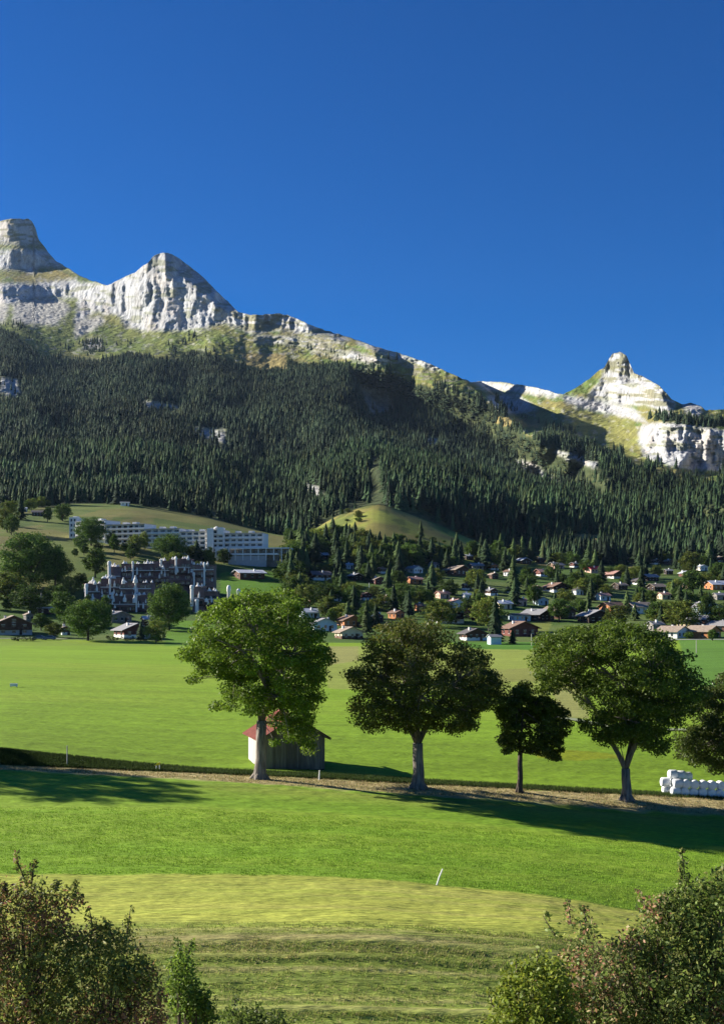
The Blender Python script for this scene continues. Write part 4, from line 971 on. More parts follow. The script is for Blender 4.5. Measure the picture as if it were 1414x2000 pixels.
for a in [
 (B_, BIGD, 62, 1150, 1036, 112, 'huge round green tree on the slope at the left'),
 (B_, BIGD, 108, 1150, 1072, 62, 'dark tree joined to the right flank of the huge round tree'),
 (B_, DEC[3:], 14, 1180, 1112, 90, 'wide olive tree in the dark grove by the left edge'),
 (B_, DEC[:3], 60, 1200, 1135, 74, 'grey-green tree below the huge round tree at the left'),
 (B_, [DYEL], 30, 1150, 1108, 34, 'yellowing tree between the dark ones at the left'),
 (B_, DEC[:3], 126, 1222, 1148, 60, 'rounded green tree left of the big tree by the meadow edge'),
 (B_, BIGD, 172, 1252, 1168, 84, 'large dense tree at the meadow edge left of the red-brown chalet'),
 (B_, DEC[:3], 205, 1216, 1160, 34, 'slim green tree in front of the left end of the apartment block'),
 (B_, DEC[:3], 186, 1130, 1068, 58, 'bushy tree above the left end of the apartment block'),
 (B_, BIGD, 178, 1066, 1008, 56, 'dark tree standing before the left part of the hotel'),
 (B_, DEC[:3], 122, 1018, 980, 42, 'bright green tree at the forest edge left of the hotel'),
 (B_, DEC[:3], 93, 1020, 988, 24, 'smaller green tree left of the bright one at the forest edge'),
 (B_, DEC[3:], 14, 1040, 975, 40, 'light green tree by the upper left edge'),
 (S_, CON, 40, 1015, 965, 22, 'spruce beside the light green tree at the upper left edge'),
 (B_, DEC[:3], 22, 1045, 1000, 30, 'dark green tree below the spruce at the upper left edge'),
 (B_, BIGD, 333, 1095, 1040, 60, 'dense rounded tree in front of the middle of the hotel'),
 (S_, CON, 384, 1102, 1052, 30, 'pointed conifer right of the rounded tree before the hotel'),
 (B_, DEC[:3], 408, 1104, 1064, 26, 'small tree left of the white pavilion at the hotel'),
 (B_, DEC[:3], 438, 1102, 1070, 36, 'small tree directly in front of the white pavilion'),
 (B_, DEC[:3], 218, 1070, 1035, 22, 'thin tree before the hotel windows, left half'),
 (B_, DEC[3:], 282, 1074, 1036, 22, 'thin tree before the hotel windows, near the middle'),
 (B_, BIGD, 330, 1232, 1136, 76, 'very large dark green tree right of the apartment blocks'),
 (S_, CON, 306, 1225, 1150, 40, 'dark spruce against the left side of the very large dark tree'),
 (B_, DEC[:3], 276, 1150, 1108, 16, 'narrow green tree between the white chimney towers'),
 (B_, DEC[3:], 305, 1256, 1208, 46, 'light green bushy tree right of the red-brown chalet'),
 (S_, CON, 275, 1252, 1212, 20, 'small conifer at the right corner of the red-brown chalet'),
 (B_, DEC[3:], 105, 1246, 1214, 40, 'low olive tree behind the two blue cars'),
 (B_, DEC[:3], 80, 1232, 1196, 44, 'dark green tree between brown chalet and cars'),
 (B_, [DPUR], 933, 1222, 1180, 44, 'dark purple-leaved round tree in the village'),
 (S_, CON, 926, 1200, 1152, 20, 'light green pointed conifer behind the dark purple tree'),
 (S_, CON, 968, 1258, 1160, 34, 'tall slender light green conifer at the meadow edge right of the purple tree'),
 (S_, CON, 1001, 1258, 1226, 17, 'small conifer in front of the wide dark red chalet'),
 (S_, CON, 716, 1240, 1166, 26, 'tall narrow green conifer left of the dark olive crown'),
 (S_, CON, 646, 1210, 1150, 26, 'conifer between the pale hipped roof and the small pinkish house'),
 (S_, CON, 822, 1045+5, 1015, 14, 'lone dark spruce on the right slope of the grassy knoll'),
 (S_, CON, 1003, 1160, 1082, 30, 'tall dark spruce beside the narrow white lit wall'),
 (S_, CON, 950, 1100, 1066, 20, 'light green larch at the right foot of the knoll'),
 (S_, CON, 1240, 1212, 1178, 22, 'dark small spruce before the white-walled house'),
 (B_, DEC[:3], 1392, 1252, 1228, 26, 'rounded bush between the orange-walled house and the right edge'),
 (B_, DEC[:3], 1345, 1248, 1232, 20, 'bush between the cream-walled and the orange-walled houses'),
 (B_, DEC[:3], 1250, 1180, 1146, 34, 'bright green round tree above the white-walled house'),
 (B_, DEC[:3], 1272, 1182, 1148, 26, 'second bright green round tree, right of its twin above the white-walled house'),
 (S_, CON, 1328, 1192, 1140, 30, 'green conifer left of the blue-white chalet and lawn'),
 (B_, DEC[3:], 1290, 1222, 1186, 44, 'light olive tree above the small grey-roofed house'),
 ]: plant(*a)
rv = random.Random(5)
def blocked(px, pyb, top, wpx, Y):
    for (x0, x1, y0, y1, Yh) in HOUSES:
        if Y < Yh+6 and px+wpx*.42 > x0 and px-wpx*.42 < x1 and pyb > y0 and top < y1-3:
            if Y < Yh+2: return rv.random() < .992
            if abs(Y-Yh) < 8 and x0 < px < x1: return True
    return False
VP = [(570,1062),(640,1052),(700,1060),(800,1090),(985,1092),(1060,1102),(1420,1098),(1420,1236),(1270,1228),(1120,1224),(930,1236),(740,1236),(700,1222),(600,1222),(560,1150)]
LAWN = [[(1305,1192),(1368,1192),(1362,1214),(1305,1214)], [(1000,1212),(1075,1212),(1060,1238),(1000,1238)], [(1232,1098),(1262,1125),(1230,1130)], [(1045,1086),(1110,1090),(1100,1106)]]
cnt = 0; t = 0
taken = []
while cnt < 430 and t < 60000:
    t += 1; px = rv.uniform(560, 1425); pyb = rv.uniform(1060, 1238)
    if not inpoly(px, pyb, VP): continue
    if any(inpoly(px, pyb, q) for q in LAWN): continue
    Y = loc(px, pyb).y
    con = rv.random() < (.50 if pyb < 1150 else .34)
    hm = rv.uniform(9, 20) if con else rv.uniform(7, 15); hp_ = hm*F/Y
    wp = hp_*rv.uniform(.36, .55) if con else hp_*rv.uniform(.9, 1.3)
    if blocked(px, pyb, pyb-hp_, wp, Y): continue
    if any(abs(px-a)*1.0 < 6 and abs(pyb-b) < 4 for a, b in taken): continue
    taken.append((px, pyb)); cnt += 1
    if con: plant(S_, CON, px, pyb, pyb-hp_, wp, 'dark green conifer growing between the village chalets', 'conifers between the village chalets', r=rv)
    else: plant(B_, DEC, px, pyb, pyb-hp_, wp, 'leafy green tree growing between the village chalets', 'broadleaf trees between the village chalets', r=rv)
# small trees on the left slope and round the hotel
for i in range(78):
    px, pyb = rv.choice([(rv.uniform(-20, 110), rv.uniform(1150, 1232)), (rv.uniform(-20, 150), rv.uniform(1140, 1235)), (rv.uniform(-20, 60), rv.uniform(985, 1030)), (rv.uniform(130, 330), rv.uniform(1060, 1092)), (rv.uniform(140, 420), rv.uniform(1072, 1094)), (rv.uniform(300, 430), rv.uniform(1095, 1120)), (rv.uniform(20, 130), rv.uniform(990, 1012)), (rv.uniform(570, 640), rv.uniform(1080, 1200)), (rv.uniform(100, 210), rv.uniform(1150, 1230)), (rv.uniform(520, 640), rv.uniform(1050, 1075))])
    Y = loc(px, pyb).y; hp_ = rv.uniform(5, 11)*F/Y; wp = hp_*rv.uniform(.7, 1)
    if blocked(px, pyb, pyb-hp_, wp, Y): continue
    plant(B_, DEC, px, pyb, pyb-hp_, wp, 'leafy green tree on the slope round the hotel and apartment blocks', 'broadleaf trees round the hotel and apartment blocks', r=rv)
for i in range(26):
    px, pyb = rv.choice([(rv.uniform(610, 700), rv.uniform(1030, 1072)), (rv.uniform(700, 900), rv.uniform(1050, 1082)), (rv.uniform(840, 980), rv.uniform(1040, 1090)), (rv.uniform(660, 720), rv.uniform(1000, 1020))])
    Y = loc(px, pyb).y; hp_ = rv.uniform(1.5, 5)*F/Y
    plant('bush' if hp_*Y/F < 3.2 else B_, DEC, px, pyb, pyb-hp_, hp_*rv.uniform(.9, 1.6), 'small dark bush scattered over the grassy knoll', 'bushes scattered over the grassy knoll', r=rv)
# hedge line at the meadow edge, left
hv = []; 
for nm, x0, x1, lab in (('hedge', 208, 262, 'dark clipped hedge in front of the red-brown chalet'), ('hedge', 20, 70, 'low hedge at the meadow edge in front of the wide brown chalet'), ('hedge', 284, 318, 'short hedge right of the red-brown chalet')):
    r = np.random.default_rng(x0); n_ = int((x1-x0)/1.6); pts = []
    g0 = loc((x0+x1)/2, 1253)
    for k in range(n_*2):
        g = G(x0+(x1-x0)*r.random(), g0.y+r.uniform(-.8, .8)); pts.append([g.x-g0.x, g.y-g0.y, g.z-g0.z+r.uniform(.2, 1.5)])
    v, f, n = leaf_cloud(np.array(pts), np.full(len(pts), .5), 30, .13, r, .8)
    tag(link(nm, np_mesh('hedge', v, f, leaf_cols(n, [(.035,.06,.014),(.025,.045,.012)], r)), M_leafo, None, g0), lab, 'hedge')

# ------------------------------------------------------------------ parked cars
M_carb = mat('blue_car_paint', (.05, .10, .22), .3, .03, 1, spec=.6); M_tyre = mat('tyre_rubber', (.02, .02, .02), .9, .1, 2); M_lamp = mat('car_lamp', (.6, .6, .58), .2, .05, 1, spec=.6)
def car(px, lab, sc_=1.0):
    p = G(px, 424); root = empty('parked_car', p+Vector((0, 0, .05)), R(4)); tag(root, lab, 'car', 'blue cars parked at the meadow edge')
    prof = [(-2.1,.35),(-2.12,.75),(-1.9,.95),(-1.15,1.02),(-.55,1.45),(.85,1.5),(1.6,1.08),(2.05,.95),(2.12,.6),(2.1,.35)]
    mb = MB(); n = len(prof); vs = [(x, -.85+(.12 if z > 1.2 else 0), z) for x, z in prof]+[(x, .85-(.12 if z > 1.2 else 0), z) for x, z in prof]
    mb.add(vs, [tuple(range(n))[::-1], tuple(range(n, 2*n))]+[(i, (i+1) % n, (i+1) % n+n, i+n) for i in range(n)]); mb.build('body', M_carb, root)
    mb = MB()
    for s_ in (-1, 1): mb.add([(-.95, s_*.86, 1.02), (-.5, s_*.76, 1.38), (.8, s_*.76, 1.42), (1.35, s_*.86, 1.08)], [(0, 1, 2, 3) if s_ > 0 else (3, 2, 1, 0)])
    mb.build('side_windows', M_glass, root)
    for x in (-1.35, 1.35):
        for y_ in (-.82, .82):
            mb = MB(); mb.tube([(x, y_-.1, .32), (x, y_+.1, .32)], .33, 12); wo = mb.build('wheel', M_tyre, root)
            mb = MB(); mb.tube([(x, y_-.12, .32), (x, y_+.12, .32)], .17, 10); mb.build('rim', M_lamp, wo)
    for y_ in (-.6, .6): mb = MB(); mb.box(-2.17, -2.1, y_-.18, y_+.18, .62, .78); mb.build('headlight', M_lamp, root)
car(76, 'blue parked car at the meadow edge, left one of two'); car(97, 'blue parked car at the meadow edge, right one of two')

# ------------------------------------------------------------------ pale farm track across the flat
M_path = mat('farm_track_gravel', (.20, .23, .13), .9, .2, .4)
def ribbon(name, pts, wd, m, lift=.03):
    P3 = [loc(x, y_) for x, y_ in pts]; path = []
    for a, b in zip(P3[:-1], P3[1:]):
        k = max(2, int((b-a).length/3)); path += [a.lerp(b, i/k) for i in range(k)]
    path.append(P3[-1]); v = []
    for i, p in enumerate(path):
        d = path[min(i+1, len(path)-1)]-path[max(i-1, 0)]; n_ = Vector((-d.y, d.x, 0)).normalized()*wd/2
        for q in (-1, -.33, .33, 1): e = p+n_*q; v.append((e.x, e.y, float(gz(e.x, e.y))+lift+.08))
    f = [(i*4+k, i*4+k+1, i*4+k+5, i*4+k+4) for i in range(len(path)-1) for k in range(3)]
    mb = MB(); mb.add(v, f); o = mb.build(name, m); tag(o, kind='structure'); return o
ribbon('farm_track', [(1085,1403),(1120,1410),(1180,1422),(1260,1426),(1340,1430),(1460,1432)], 1.7, M_path)
ribbon('village_road', [(-60,1249),(0,1248),(60,1247),(130,1249)], 4.0, M_path)
ribbon('meadow_edge_road', [(1290,1251),(1350,1250),(1420,1250),(1500,1250)], 3.0, M_conc)

# ------------------------------------------------------------------ wooden shed
M_plank_lit = mat('weathered_plank_lit', (.46, .44, .41), .9, .3, 2.5, stretch=(4, 4, .4), obj_var=.28)  # left wall: sunlight put into the colour as a paler plank
M_plank_shade = mat('plank_shaded', (.17, .155, .14), .9, .35, 2.5, stretch=(4, 4, .4), obj_var=.35)  # front wall, door frame, rafters: same wood, shade put into the colour
M_sheet = mat('red_roof_sheet', (.22, .055, .035), .6, .3, 2.5, obj_var=.12, spec=.3)
Ysh = 95.0; cs_ = G(512, Ysh); ang = R(16)
shed = empty('wooden_shed', cs_+Vector((0, 0, -.05)), ang); tag(shed, 'grey plank shed with rusty red roof behind the largest tree', 'shed')
SW = 5.0; SL = 5.6; SH = 2.45; STOP = SH+SW/2*.62
mb = MB(); mb.box(.06, SW-.06, .06, SL-.06, -.5, SH-.05); mb.add([(.06,.06,SH-.05),(SW-.06,.06,SH-.05),(SW/2,.06,STOP-.1),(.06,SL-.06,SH-.05),(SW-.06,SL-.06,SH-.05),(SW/2,SL-.06,STOP-.1)], [(0,1,2),(3,5,4)])
mb.build('frame_wall', M_darkw, shed)
r = random.Random(3); n = 24; st = SW/n
for i in range(n):
    x0 = i*st+.008; x1 = (i+1)*st-.008; xm = (x0+x1)/2; zt = SH+(SW/2-abs(xm-SW/2))*.62-.12
    mb = MB(); j = r.uniform(0, .025); mb.box(x0, x1, -.005-j, .055, -.25+r.uniform(0, .12), zt); mb.build('plank', M_plank_shade, shed)
n = 26; st = SL/n
for i in range(n):
    mb = MB(); j = r.uniform(0, .025); mb.box(-.005-j, .055, i*st+.008, (i+1)*st-.008, -.3+r.uniform(0, .1), SH-.05-r.uniform(0, .04)); mb.build('plank', M_plank_lit, shed)
mb = MB(); mb.box(1.5, 1.62, -.06, -.035, 0, 2.0); mb.box(2.75, 2.87, -.06, -.035, 0, 2.0); mb.box(1.5, 2.87, -.06, -.036, 2.003, 2.12); mb.build('door_frame', M_plank_shade, shed)
# roof: sheets on both slopes, rafters, ridge cap
sl_ = .62; ov = .45
for s_ in (-1, 1):
    m_ = 26; wst = (SL+2*ov)/m_
    for k in range(m_):
        y0 = -ov+k*wst; mb = MB(); 
        for q in range(3):
            ya = y0+q*wst/3; yb = ya+wst/3; za = [.0, .045, .0][q]; 
            xe = -ov if s_ < 0 else SW+ov; zr = STOP+.05; ze = STOP+.05-(SW/2+ov)*sl_
            mb.add([(SW/2, ya, zr+za), (SW/2, yb, zr+(.045 if q == 0 else 0)), (xe, yb, ze+(.045 if q == 0 else 0)), (xe, ya, ze+za)], [(0, 1, 2, 3) if s_ > 0 else (3, 2, 1, 0)])
        mb.add([(SW/2, y0, STOP+.02), (SW/2, y0+wst, STOP+.02), (xe, y0+wst, ze-.03), (xe, y0, ze-.03)], [(0, 1, 2, 3)])
        mb.build('roof_sheet', M_sheet, shed)
    for k in range(12):
        y0 = -ov+.12+k*(SL+2*ov-.3)/11; mb = MB(); xe = -ov+.05 if s_ < 0 else SW+ov-.05; ze = STOP-(SW/2+ov-.05)*sl_
        mb.tube([(SW/2, y0, STOP-.06), (xe, y0, ze-.06)], .05, 4); mb.build('rafter', M_plank_shade, shed)
mb = MB(); mb.tube([(SW/2, -ov-.02, STOP+.06), (SW/2, SL+ov+.02, STOP+.06)], .09, 6); mb.build('ridge_cap', M_sheet, shed)

# ------------------------------------------------------------------ wrapped bales
M_wrap = mat('white_bale_wrap', (.80, .82, .84), .35, .05, 5, spec=.5, bump=.03)
def bale_mesh(seed):
    r = random.Random(seed); mb = MB(); n = 16; rad = .345; L = .66
    vs = []; fs = []; prof = [(.0, 0), (.75, 0), (.93, .05), (1, .15), (1.02, .5), (1, .85), (.93, .95), (.75, 1), (0, 1)]
    for (f_, t_) in prof:
        for k in range(n):
            a = 2*math.pi*k/n; q = rad*f_*(1+r.uniform(-.03, .03)); vs.append((t_*L-L/2+r.uniform(-.01, .01), q*math.cos(a), q*math.sin(a)*.98))
    for i in range(len(prof)-1):
        for k in range(n): fs.append((i*n+k, (i+1)*n+k, (i+1)*n+(k+1) % n, i*n+(k+1) % n))
    mb.add(vs, fs); me = mb.mesh('bale', True); me.materials.append(M_wrap); return me
BM = [bale_mesh(s_) for s_ in range(4)]
BY = 91.0; g0 = G(1322, BY)
def bale(px, lvl, dy, lab, rot=0):
    g = G(px, BY+dy); z = min(g.z, g.z); o = bpy.data.objects.new('wrapped_bale', random.choice(BM)); C.objects.link(o)
    o.location = (g.x, g.y, g.z+.31+lvl*.60); o.rotation_euler = (random.uniform(0, 6), 0, R(rot)); tag(o, lab, 'bale', 'white wrapped bales by the track')
od = ['first', 'second', 'third', 'fourth', 'fifth', 'sixth']
bale(1319, 0, 0, 'white wrapped bale at the bottom left corner of the pile', 4)
for k in range(5): bale(1336+k*17.5, 0, .05*(k % 2), od[k+1]+' white wrapped bale from the left in the bottom row', 90+random.uniform(-6, 6))
bale(1323, 1, 0, 'white wrapped bale on top of the bottom left corner bale', 3)
for k in range(5): bale(1339+k*17, 1, .05*((k+1) % 2), od[k+1]+' white wrapped bale from the left in the upper row', 90+random.uniform(-6, 6))
bale(1299, 1, .55, 'white wrapped bale sticking out farthest to the left of the pile', 0)
bale(1302, 0, .9, 'white wrapped bale hidden low behind the left end of the pile', 0)
bale(1314, 2, .6, 'topmost white wrapped bale at the left end of the pile', 8)
bale(1330, 1.9, .9, 'white wrapped bale lying second highest behind the topmost one', 0)
bale(1342, 1.75, 1.1, 'white wrapped bale on the sloping back of the pile under the dark tree', 12)
bale(1318, 1, .75, 'white wrapped bale beneath the topmost one, at the back left', 0)

# ------------------------------------------------------------------ stakes, poles and small marks
M_stake = mat('white_stake', (.75, .75, .72), .6, .08, 5); M_pole = mat('grey_wood_pole', (.42, .40, .36), .8, .2, 5); M_yel = mat('yellow_paint', (.75, .62, .03), .6, .08, 5)
def stake(name, px, pyb, pyt, lean, r_, m, lab, cat, Y=None):
    p = G(px, Y) if Y else loc(px, pyb); z = (YH-pyt)/F*p.y-p.z
    mb = MB(); mb.tube([(0, 0, -.1), (lean*.5, 0, z*.5), (lean, 0, z)], [r_, r_, r_*.85], 8)
    o = mb.build(name, m, None, p); tag(o, lab, cat); return o, z
stake('marker_stake', 852, 1731, 1698, .28, .035, M_stake, 'white leaning stake alone in the green field below the trees', 'stake')
stake('wooden_pole', 131, 1496, 1457, 0, .045, M_pole, 'thin grey pole on the bank at the left', 'pole')
o, z = stake('marker_post', 623, 1524, 1505, .05, .05, M_stake, 'short white post beside the right corner of the shed', 'post')
stake('fence_post', 1092, 1551, 1545, 0, .04, M_bark_dark, 'tiny dark post in the grass right of the smallest tree', 'post')
stake('snow_pole', 1360, 1276, 1250, 0, .10, M_pole, 'thin pale pole in the dark green field at the right', 'pole')
stake('lamp_pole', 1038, 1262, 1238, 0, .12, M_pole, 'pale pole at the meadow edge right of the wide dark red chalet', 'pole')
stake('flag_pole', 721, 1160, 1138, 0, .14, M_stake, 'short white pole rising beside the tiny red and white chalet', 'pole')
stake('flag_pole', 80, 1196, 1156, 0, .14, M_stake, 'tall thin white pole above the nearly flat white roof', 'pole')
# yellow footpath sign
p = loc(308, 1507); sg = empty('path_sign', p); tag(sg, 'small yellow signboard on two white posts beside the track', 'sign')
for x_ in (-.10, .14): mb = MB(); mb.tube([(x_, 0, -.1), (x_, 0, .42 if x_ < 0 else .62)], .03, 6); mb.build('post', M_stake, sg)
mb = MB(); mb.add([(-.22,-.04,.34),(.16,-.04,.40),(.2,-.04,.62),(-.05,-.04,.52),(-.22,.0,.34),(.16,.0,.40),(.2,.0,.62),(-.05,.0,.52)], [(0,1,2,3),(7,6,5,4),(0,4,5,1),(1,5,6,2),(2,6,7,3),(3,7,4,0)]); mb.build('signboard', M_yel, sg)
# tiny white things in the meadow
p = loc(27, 1343); tr = empty('water_trough', p, R(8)); tag(tr, 'small whitish water trough far out in the left meadow', 'trough')
mb = MB(); mb.box(-.5, .5, -.25, .25, .12, .2); mb.box(-.5, -.44, -.25, .25, .2, .5); mb.box(.44, .5, -.25, .25, .2, .5); mb.box(-.44, .44, -.25, -.2, .2, .5); mb.box(-.44, .44, .2, .25, .2, .5); mb.build('tub', M_stake, tr)
for x_ in (-.4, .4): mb = MB(); mb.box(x_-.05, x_+.05, -.2, .2, -.05, .117); mb.build('leg', M_pole, tr)
p = loc(1393, 1342); mk = empty('hydrant', p); tag(mk, 'small white marker with broad head in the right green field', 'marker')
mb = MB(); mb.tube([(0, 0, -.1), (0, 0, .45)], .05, 6); mb.build('post', M_stake, mk); mb = MB(); mb.lathe([(.16, .45), (.2, .55), (.16, .72), (.05, .78)], 8); mb.build('head', M_stake, mk)

# ------------------------------------------------------------------ grass: tufts on bank and strip, stubble near the camera
def tufts(name, X, Y, h, cols, label, r, wd=.018, lean=.35):
    n = len(X); z = gz(X, Y); a = r.random(n)*6.28; vs = []; fs = []
    c0 = np.array(cols)[r.integers(0, len(cols), n)]*r.uniform(.7, 1.3, (n, 1)); cc = []
    b = 0
    for k in range(3):
        aa = a+k*2.1; hh = h*r.uniform(.6, 1.2, n); le = lean*hh; w_ = wd*r.uniform(.7, 1.4, n)
        ox = np.cos(aa)*.03; oy = np.sin(aa)*.03
        p1 = np.stack([X+ox-np.sin(aa)*w_, Y+oy+np.cos(aa)*w_, z-.03], -1); p2 = np.stack([X+ox+np.sin(aa)*w_, Y+oy-np.cos(aa)*w_, z-.03], -1)
        p3 = np.stack([X+ox+np.cos(aa)*le, Y+oy+np.sin(aa)*le, z+hh], -1)
        vs.append(np.stack([p1, p2, p3], 1).reshape(-1, 3)); fs.append(np.arange(3*n).reshape(n, 3)+b); b += 3*n
        cc.append(np.repeat(c0, 3, 0))
    me = np_mesh(name, np.concatenate(vs), np.concatenate(fs), np.concatenate(cc))
    o = link(name, me, M_grassblade); tag(o, label, 'grass', kind='stuff'); return o
r = np.random.default_rng(9)
def pxY(n, y0, y1, x0=-40, x1=1454):
    Y = r.uniform(y0, y1, n); px = r.uniform(x0, x1, n); return (px-CX)/F*Y, Y
X, Y = pxY(9000, 86.2, 90.6)
tufts('dry_grass', X, Y, .09, [(.46,.37,.20),(.38,.30,.15),(.30,.26,.11),(.20,.22,.07)], 'dry straw-coloured grass along the edge of the track', r)
Y = r.uniform(90.1, 92.3, 30000); px = -40+r.random(30000)**2.6*1500; X = (px-CX)/F*Y
tufts('bank_grass', X, Y, .22, [(.05,.085,.02),(.07,.10,.025),(.035,.06,.015)], 'rank dark grass on the bank above the track, shade put into its colour', r, .02)  # blades darkened too, for the shaded bank face
X, Y = pxY(60000, 36.5, 54.5)
stp = fbm(X*.035+2, Y*1.25, 17, 3); k = (r.random(60000) < .35+.65*(stp > .5)) & (r.random(60000) < np.where(Y > 46, 0, 1))
tufts('stubble_grass', X[k], Y[k], .07, [(.34,.35,.09),(.22,.28,.055),(.40,.35,.15),(.17,.25,.045)], 'short mown grass and stubble in the near field', r, .012, .8)
X, Y = pxY(45000, 53, 74)
tufts('meadow_grass', X, Y, .05, [(.21,.34,.035),(.25,.37,.045),(.16,.28,.025)], 'lush green grass in the middle of the field', r, .014, .7)

# ------------------------------------------------------------------ shrubs close to the camera
def shrub(bpx, Y, outline, tips, cols, label, seed, ncl, n_per, leaf, colfun=None, deep=1.1):
    r = np.random.default_rng(seed); base = G(bpx, Y); root = empty('shrub', base); tag(root, label, 'shrub')
    s = Y/F; xs = [p[0] for p in outline]; ys_ = [p[1] for p in outline]; pts = []; tries = 0
    while len(pts) < ncl and tries < 50000:
        tries += 1; qx = r.uniform(min(xs), max(xs)); qy = r.uniform(min(ys_), max(ys_))
        if not inpoly(qx, qy, outline): continue
        e = float(poly_dist(qx, qy, outline)); 
        if e < 5: continue
        q = np.array([(qx-CX)*s-base.x, r.uniform(-1, 1)*min(deep, .2+e*s*.9), (YH-qy)*s-base.z])
        if fbm(q[0]*1.6+seed, q[2]*1.2+q[1], seed, 2) < .24+.06*(e < 40): continue
        pts.append(q)
    pts = np.array(pts); rad = r.uniform(.11, .24, len(pts))
    # slim shoots at the tips
    tb_ = MB(); ext = []; er = []
    for (x0, y0, x1, y1) in tips:
        a = np.array([(x0-CX)*s-base.x, 0, (YH-y0)*s-base.z]); b = np.array([(x1-CX)*s-base.x, r.uniform(-.3, .3), (YH-y1)*s-base.z])
        n_ = max(4, int(np.linalg.norm(a-b)/.06))
        for i in range(n_): t_ = i/(n_-1); ext.append(a*(1-t_)+b*t_+r.normal(size=3)*.02); er.append(.09*(1-.6*t_))
        tb_.tube([Vector(a), Vector((a+b)/2), Vector(b)], [.014, .009, .004], 5)
    v1, f1, n1 = leaf_cloud(pts, rad, n_per, leaf, r, 1.0, .3)
    v2, f2, n2 = leaf_cloud(np.array(ext), np.array(er)*1.25, 15, leaf, r, 1.2, .3)
    v = np.concatenate([v1, v2]); f = np.concatenate([f1, f2+len(v1)]); c = leaf_cols(n1+n2, cols, r, spread=.4)
    if colfun is not None: c = colfun(v, c, base, r)
    link('foliage', np_mesh('foliage', v, f, c), M_leaf, root)
    link('shoots', tb_.mesh('shoots'), M_twig, root)['kind'] = 'stuff'
    # stems from the ground
    nst = 7; cen = pts[r.choice(len(pts), nst, replace=False)]
    for _ in range(5):
        lab = np.argmin(((pts[:, None]-cen[None])**2).sum(-1), 1); cen = np.array([pts[lab == k].mean(0) if (lab == k).any() else cen[k] for k in range(nst)])
    for k in range(nst):
        mb = MB(); c_ = Vector(cen[k]); g = Vector((c_.x*.35, c_.y*.3, 0)); g.z = float(gz(base.x+g.x, base.y+g.y))-base.z-.1
        path = bezier(g, Vector((c_.x*.55, c_.y*.4, c_.z*.55)), c_, 8); mb.tube(path, [.06*(1-.75*i/7) for i in range(8)], 6)
        for p in pts[lab == k][::3]:
            p = Vector(p); a = min(path[3:-1], key=lambda q: (q-p).length*r.uniform(.6, 1.5)); mb.tube([a, (a+p)/2+Vector((0, 0, -.03)), p], [.009, .006, .003], 4, cap=False)
        link('stem', mb.mesh('stem'), M_twig, root)
    return root
L1 = [(-60,1720),(-10,1725),(20,1740),(45,1715),(60,1720),(75,1745),(95,1740),(110,1730),(150,1745),(155,1765),(130,1800),(150,1830),(185,1800),(205,1795),(215,1830),(240,1810),(258,1825),(262,1870),(300,1895),(318,1940),(330,2030),(335,2090),(-90,2090)]
T_L1 = [(48,1720,28,1668),(62,1725,70,1676),(8,1740,12,1725),(108,1740,112,1722),(145,1750,150,1728),(158,1762,166,1742),(180,1810,176,1775),(248,1825,250,1782),(225,1840,210,1800),(20,1750,6,1725)]
def red_mix(v, c, base, r):
    n = len(v)//4; q = v.reshape(n, 4, 3).mean(1); f = fbm(q[:, 0]*1.5+3, q[:, 2]*1.5, 77, 3)
    m = (f+(r.random(n)-.5)*.5) > .66; red = np.array([[.34,.16,.09],[.28,.15,.09],[.40,.22,.12]])[r.integers(0, 3, n)]*r.uniform(.6, 1.3, (n, 1))
    c = c.copy(); mm = np.repeat(m, 4); c[mm] = np.repeat(red, 4, 0)[mm]; return c
shrub(120, 17, L1, T_L1, [(.17,.21,.04),(.21,.23,.05),(.12,.16,.04),(.30,.29,.07)], 'reddish-brown and green bush in the bottom left corner', 101, 980, 30, .033, red_mix)
L2 = [(322,1960),(335,1900),(345,1870),(362,1860),(378,1890),(385,1930),(408,1960),(420,2010),(425,2080),(300,2080),(305,2000)]
shrub(365, 18, L2, [(355,1880,352,1828),(366,1880,370,1845),(340,1905,330,1880),(398,1960,404,1935)], [(.17,.25,.03),(.13,.20,.03),(.09,.15,.03)], 'slim fresh green sapling right of the reddish bush', 102, 170, 30, .032, None, .5)
L3 = [(425,2010),(440,1975),(470,1968),(500,1978),(535,1985),(570,2000),(580,2080),(420,2080)]
shrub(495, 19, L3, [(455,1985,458,1958),(500,1990,505,1962),(540,2000,545,1980)], [(.12,.17,.03),(.09,.13,.03)], 'low green bush top at the bottom edge, left of centre', 103, 130, 30, .03, None, .5)
R1 = [(1062,1890),(1085,1850),(1090,1810),(1120,1800),(1150,1795),(1165,1825),(1195,1840),(1235,1825),(1262,1800),(1258,1770),(1275,1755),(1305,1760),(1320,1735),(1345,1725),(1362,1745),(1385,1720),(1405,1705),(1460,1700),(1480,2090),(1045,2090),(1045,1960)]
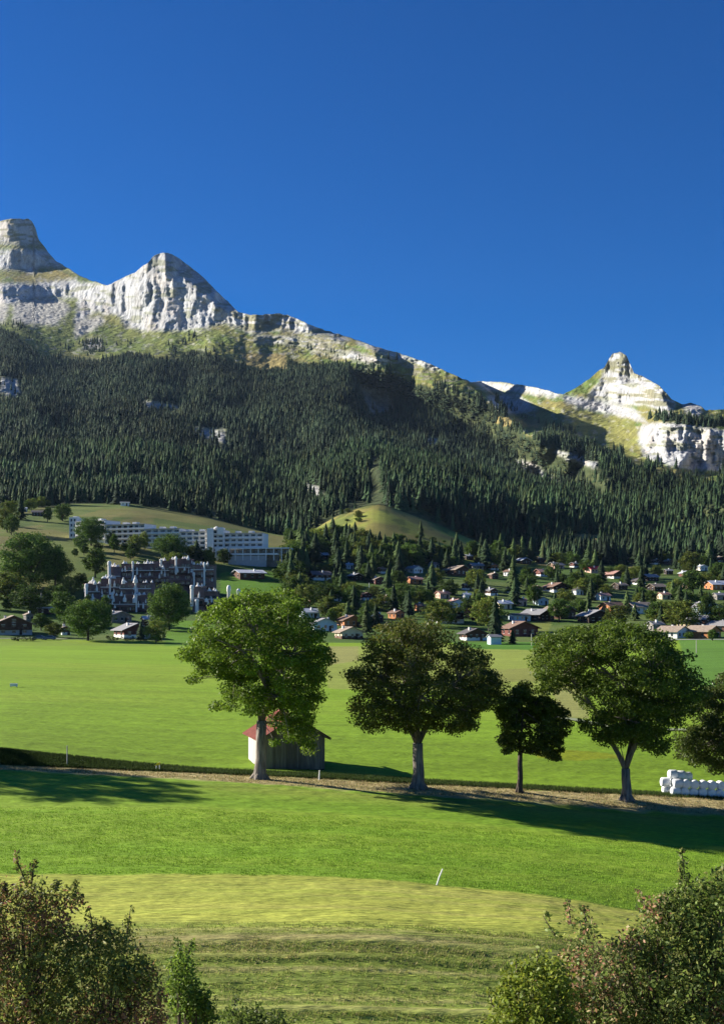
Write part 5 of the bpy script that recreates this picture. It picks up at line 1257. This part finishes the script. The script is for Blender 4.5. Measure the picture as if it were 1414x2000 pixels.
T_R1 = [(1340,1735,1338,1664),(1338,1740,1330,1690),(1085,1830,1064,1796),(1115,1805,1116,1772),(1145,1800,1140,1772),(1262,1775,1256,1745),(1290,1765,1292,1740),(1360,1745,1366,1712),(1400,1715,1405,1685),(1235,1835,1230,1805),(1300,1765,1310,1740)]
def pink_mix(v, c, base, r):
    n = len(v)//4; q = v.reshape(n, 4, 3).mean(1); f = fbm(q[:, 0]*1.8+9, q[:, 2]*1.8, 78, 3)
    m = (f+(r.random(n)-.5)*.55) > .72; red = np.array([[.50,.27,.15],[.42,.22,.13],[.46,.38,.20]])[r.integers(0, 3, n)]*r.uniform(.6, 1.2, (n, 1))
    c = c.copy(); mm = np.repeat(m, 4); c[mm] = np.repeat(red, 4, 0)[mm]; return c
shrub(1270, 17, R1, T_R1, [(.13,.19,.04),(.17,.23,.05),(.10,.14,.035),(.25,.27,.07)], 'tall green shrub with orange-pink seed leaves in the bottom right corner', 104, 1150, 32, .034, pink_mix)
R2 = [(945,2010),(965,1960),(990,1915),(1015,1888),(1045,1882),(1075,1870),(1105,1890),(1130,1960),(1135,2080),(935,2080)]
shrub(1040, 15.5, R2, [(1010,1900,1006,1868),(1050,1890,1052,1860),(965,1970,955,1945),(985,1930,978,1905)], [(.20,.26,.03),(.26,.29,.035),(.15,.20,.03)], 'yellow-green bush at the bottom, left of the tall right shrub', 105, 300, 32, .032, None, .6)

# ------------------------------------------------------------------ the air between here and the mountains
hm_ = bpy.data.materials.new('haze'); hm_.use_nodes = True; n = hm_.node_tree; n.nodes.clear()
ho = n.nodes.new('ShaderNodeOutputMaterial'); pv = n.nodes.new('ShaderNodeVolumePrincipled')
pv.inputs['Color'].default_value = (.50, .70, 1.0, 1); pv.inputs['Density'].default_value = 1.1e-5; pv.inputs['Anisotropy'].default_value = .2
n.links.new(pv.outputs[0], ho.inputs['Volume'])
mb = MB(); mb.box(-4500, 4500, -120, 5600, -60, 1500); tag(mb.build('haze', hm_), 'thin blue air haze between the meadow and the mountain', 'haze', kind='stuff')
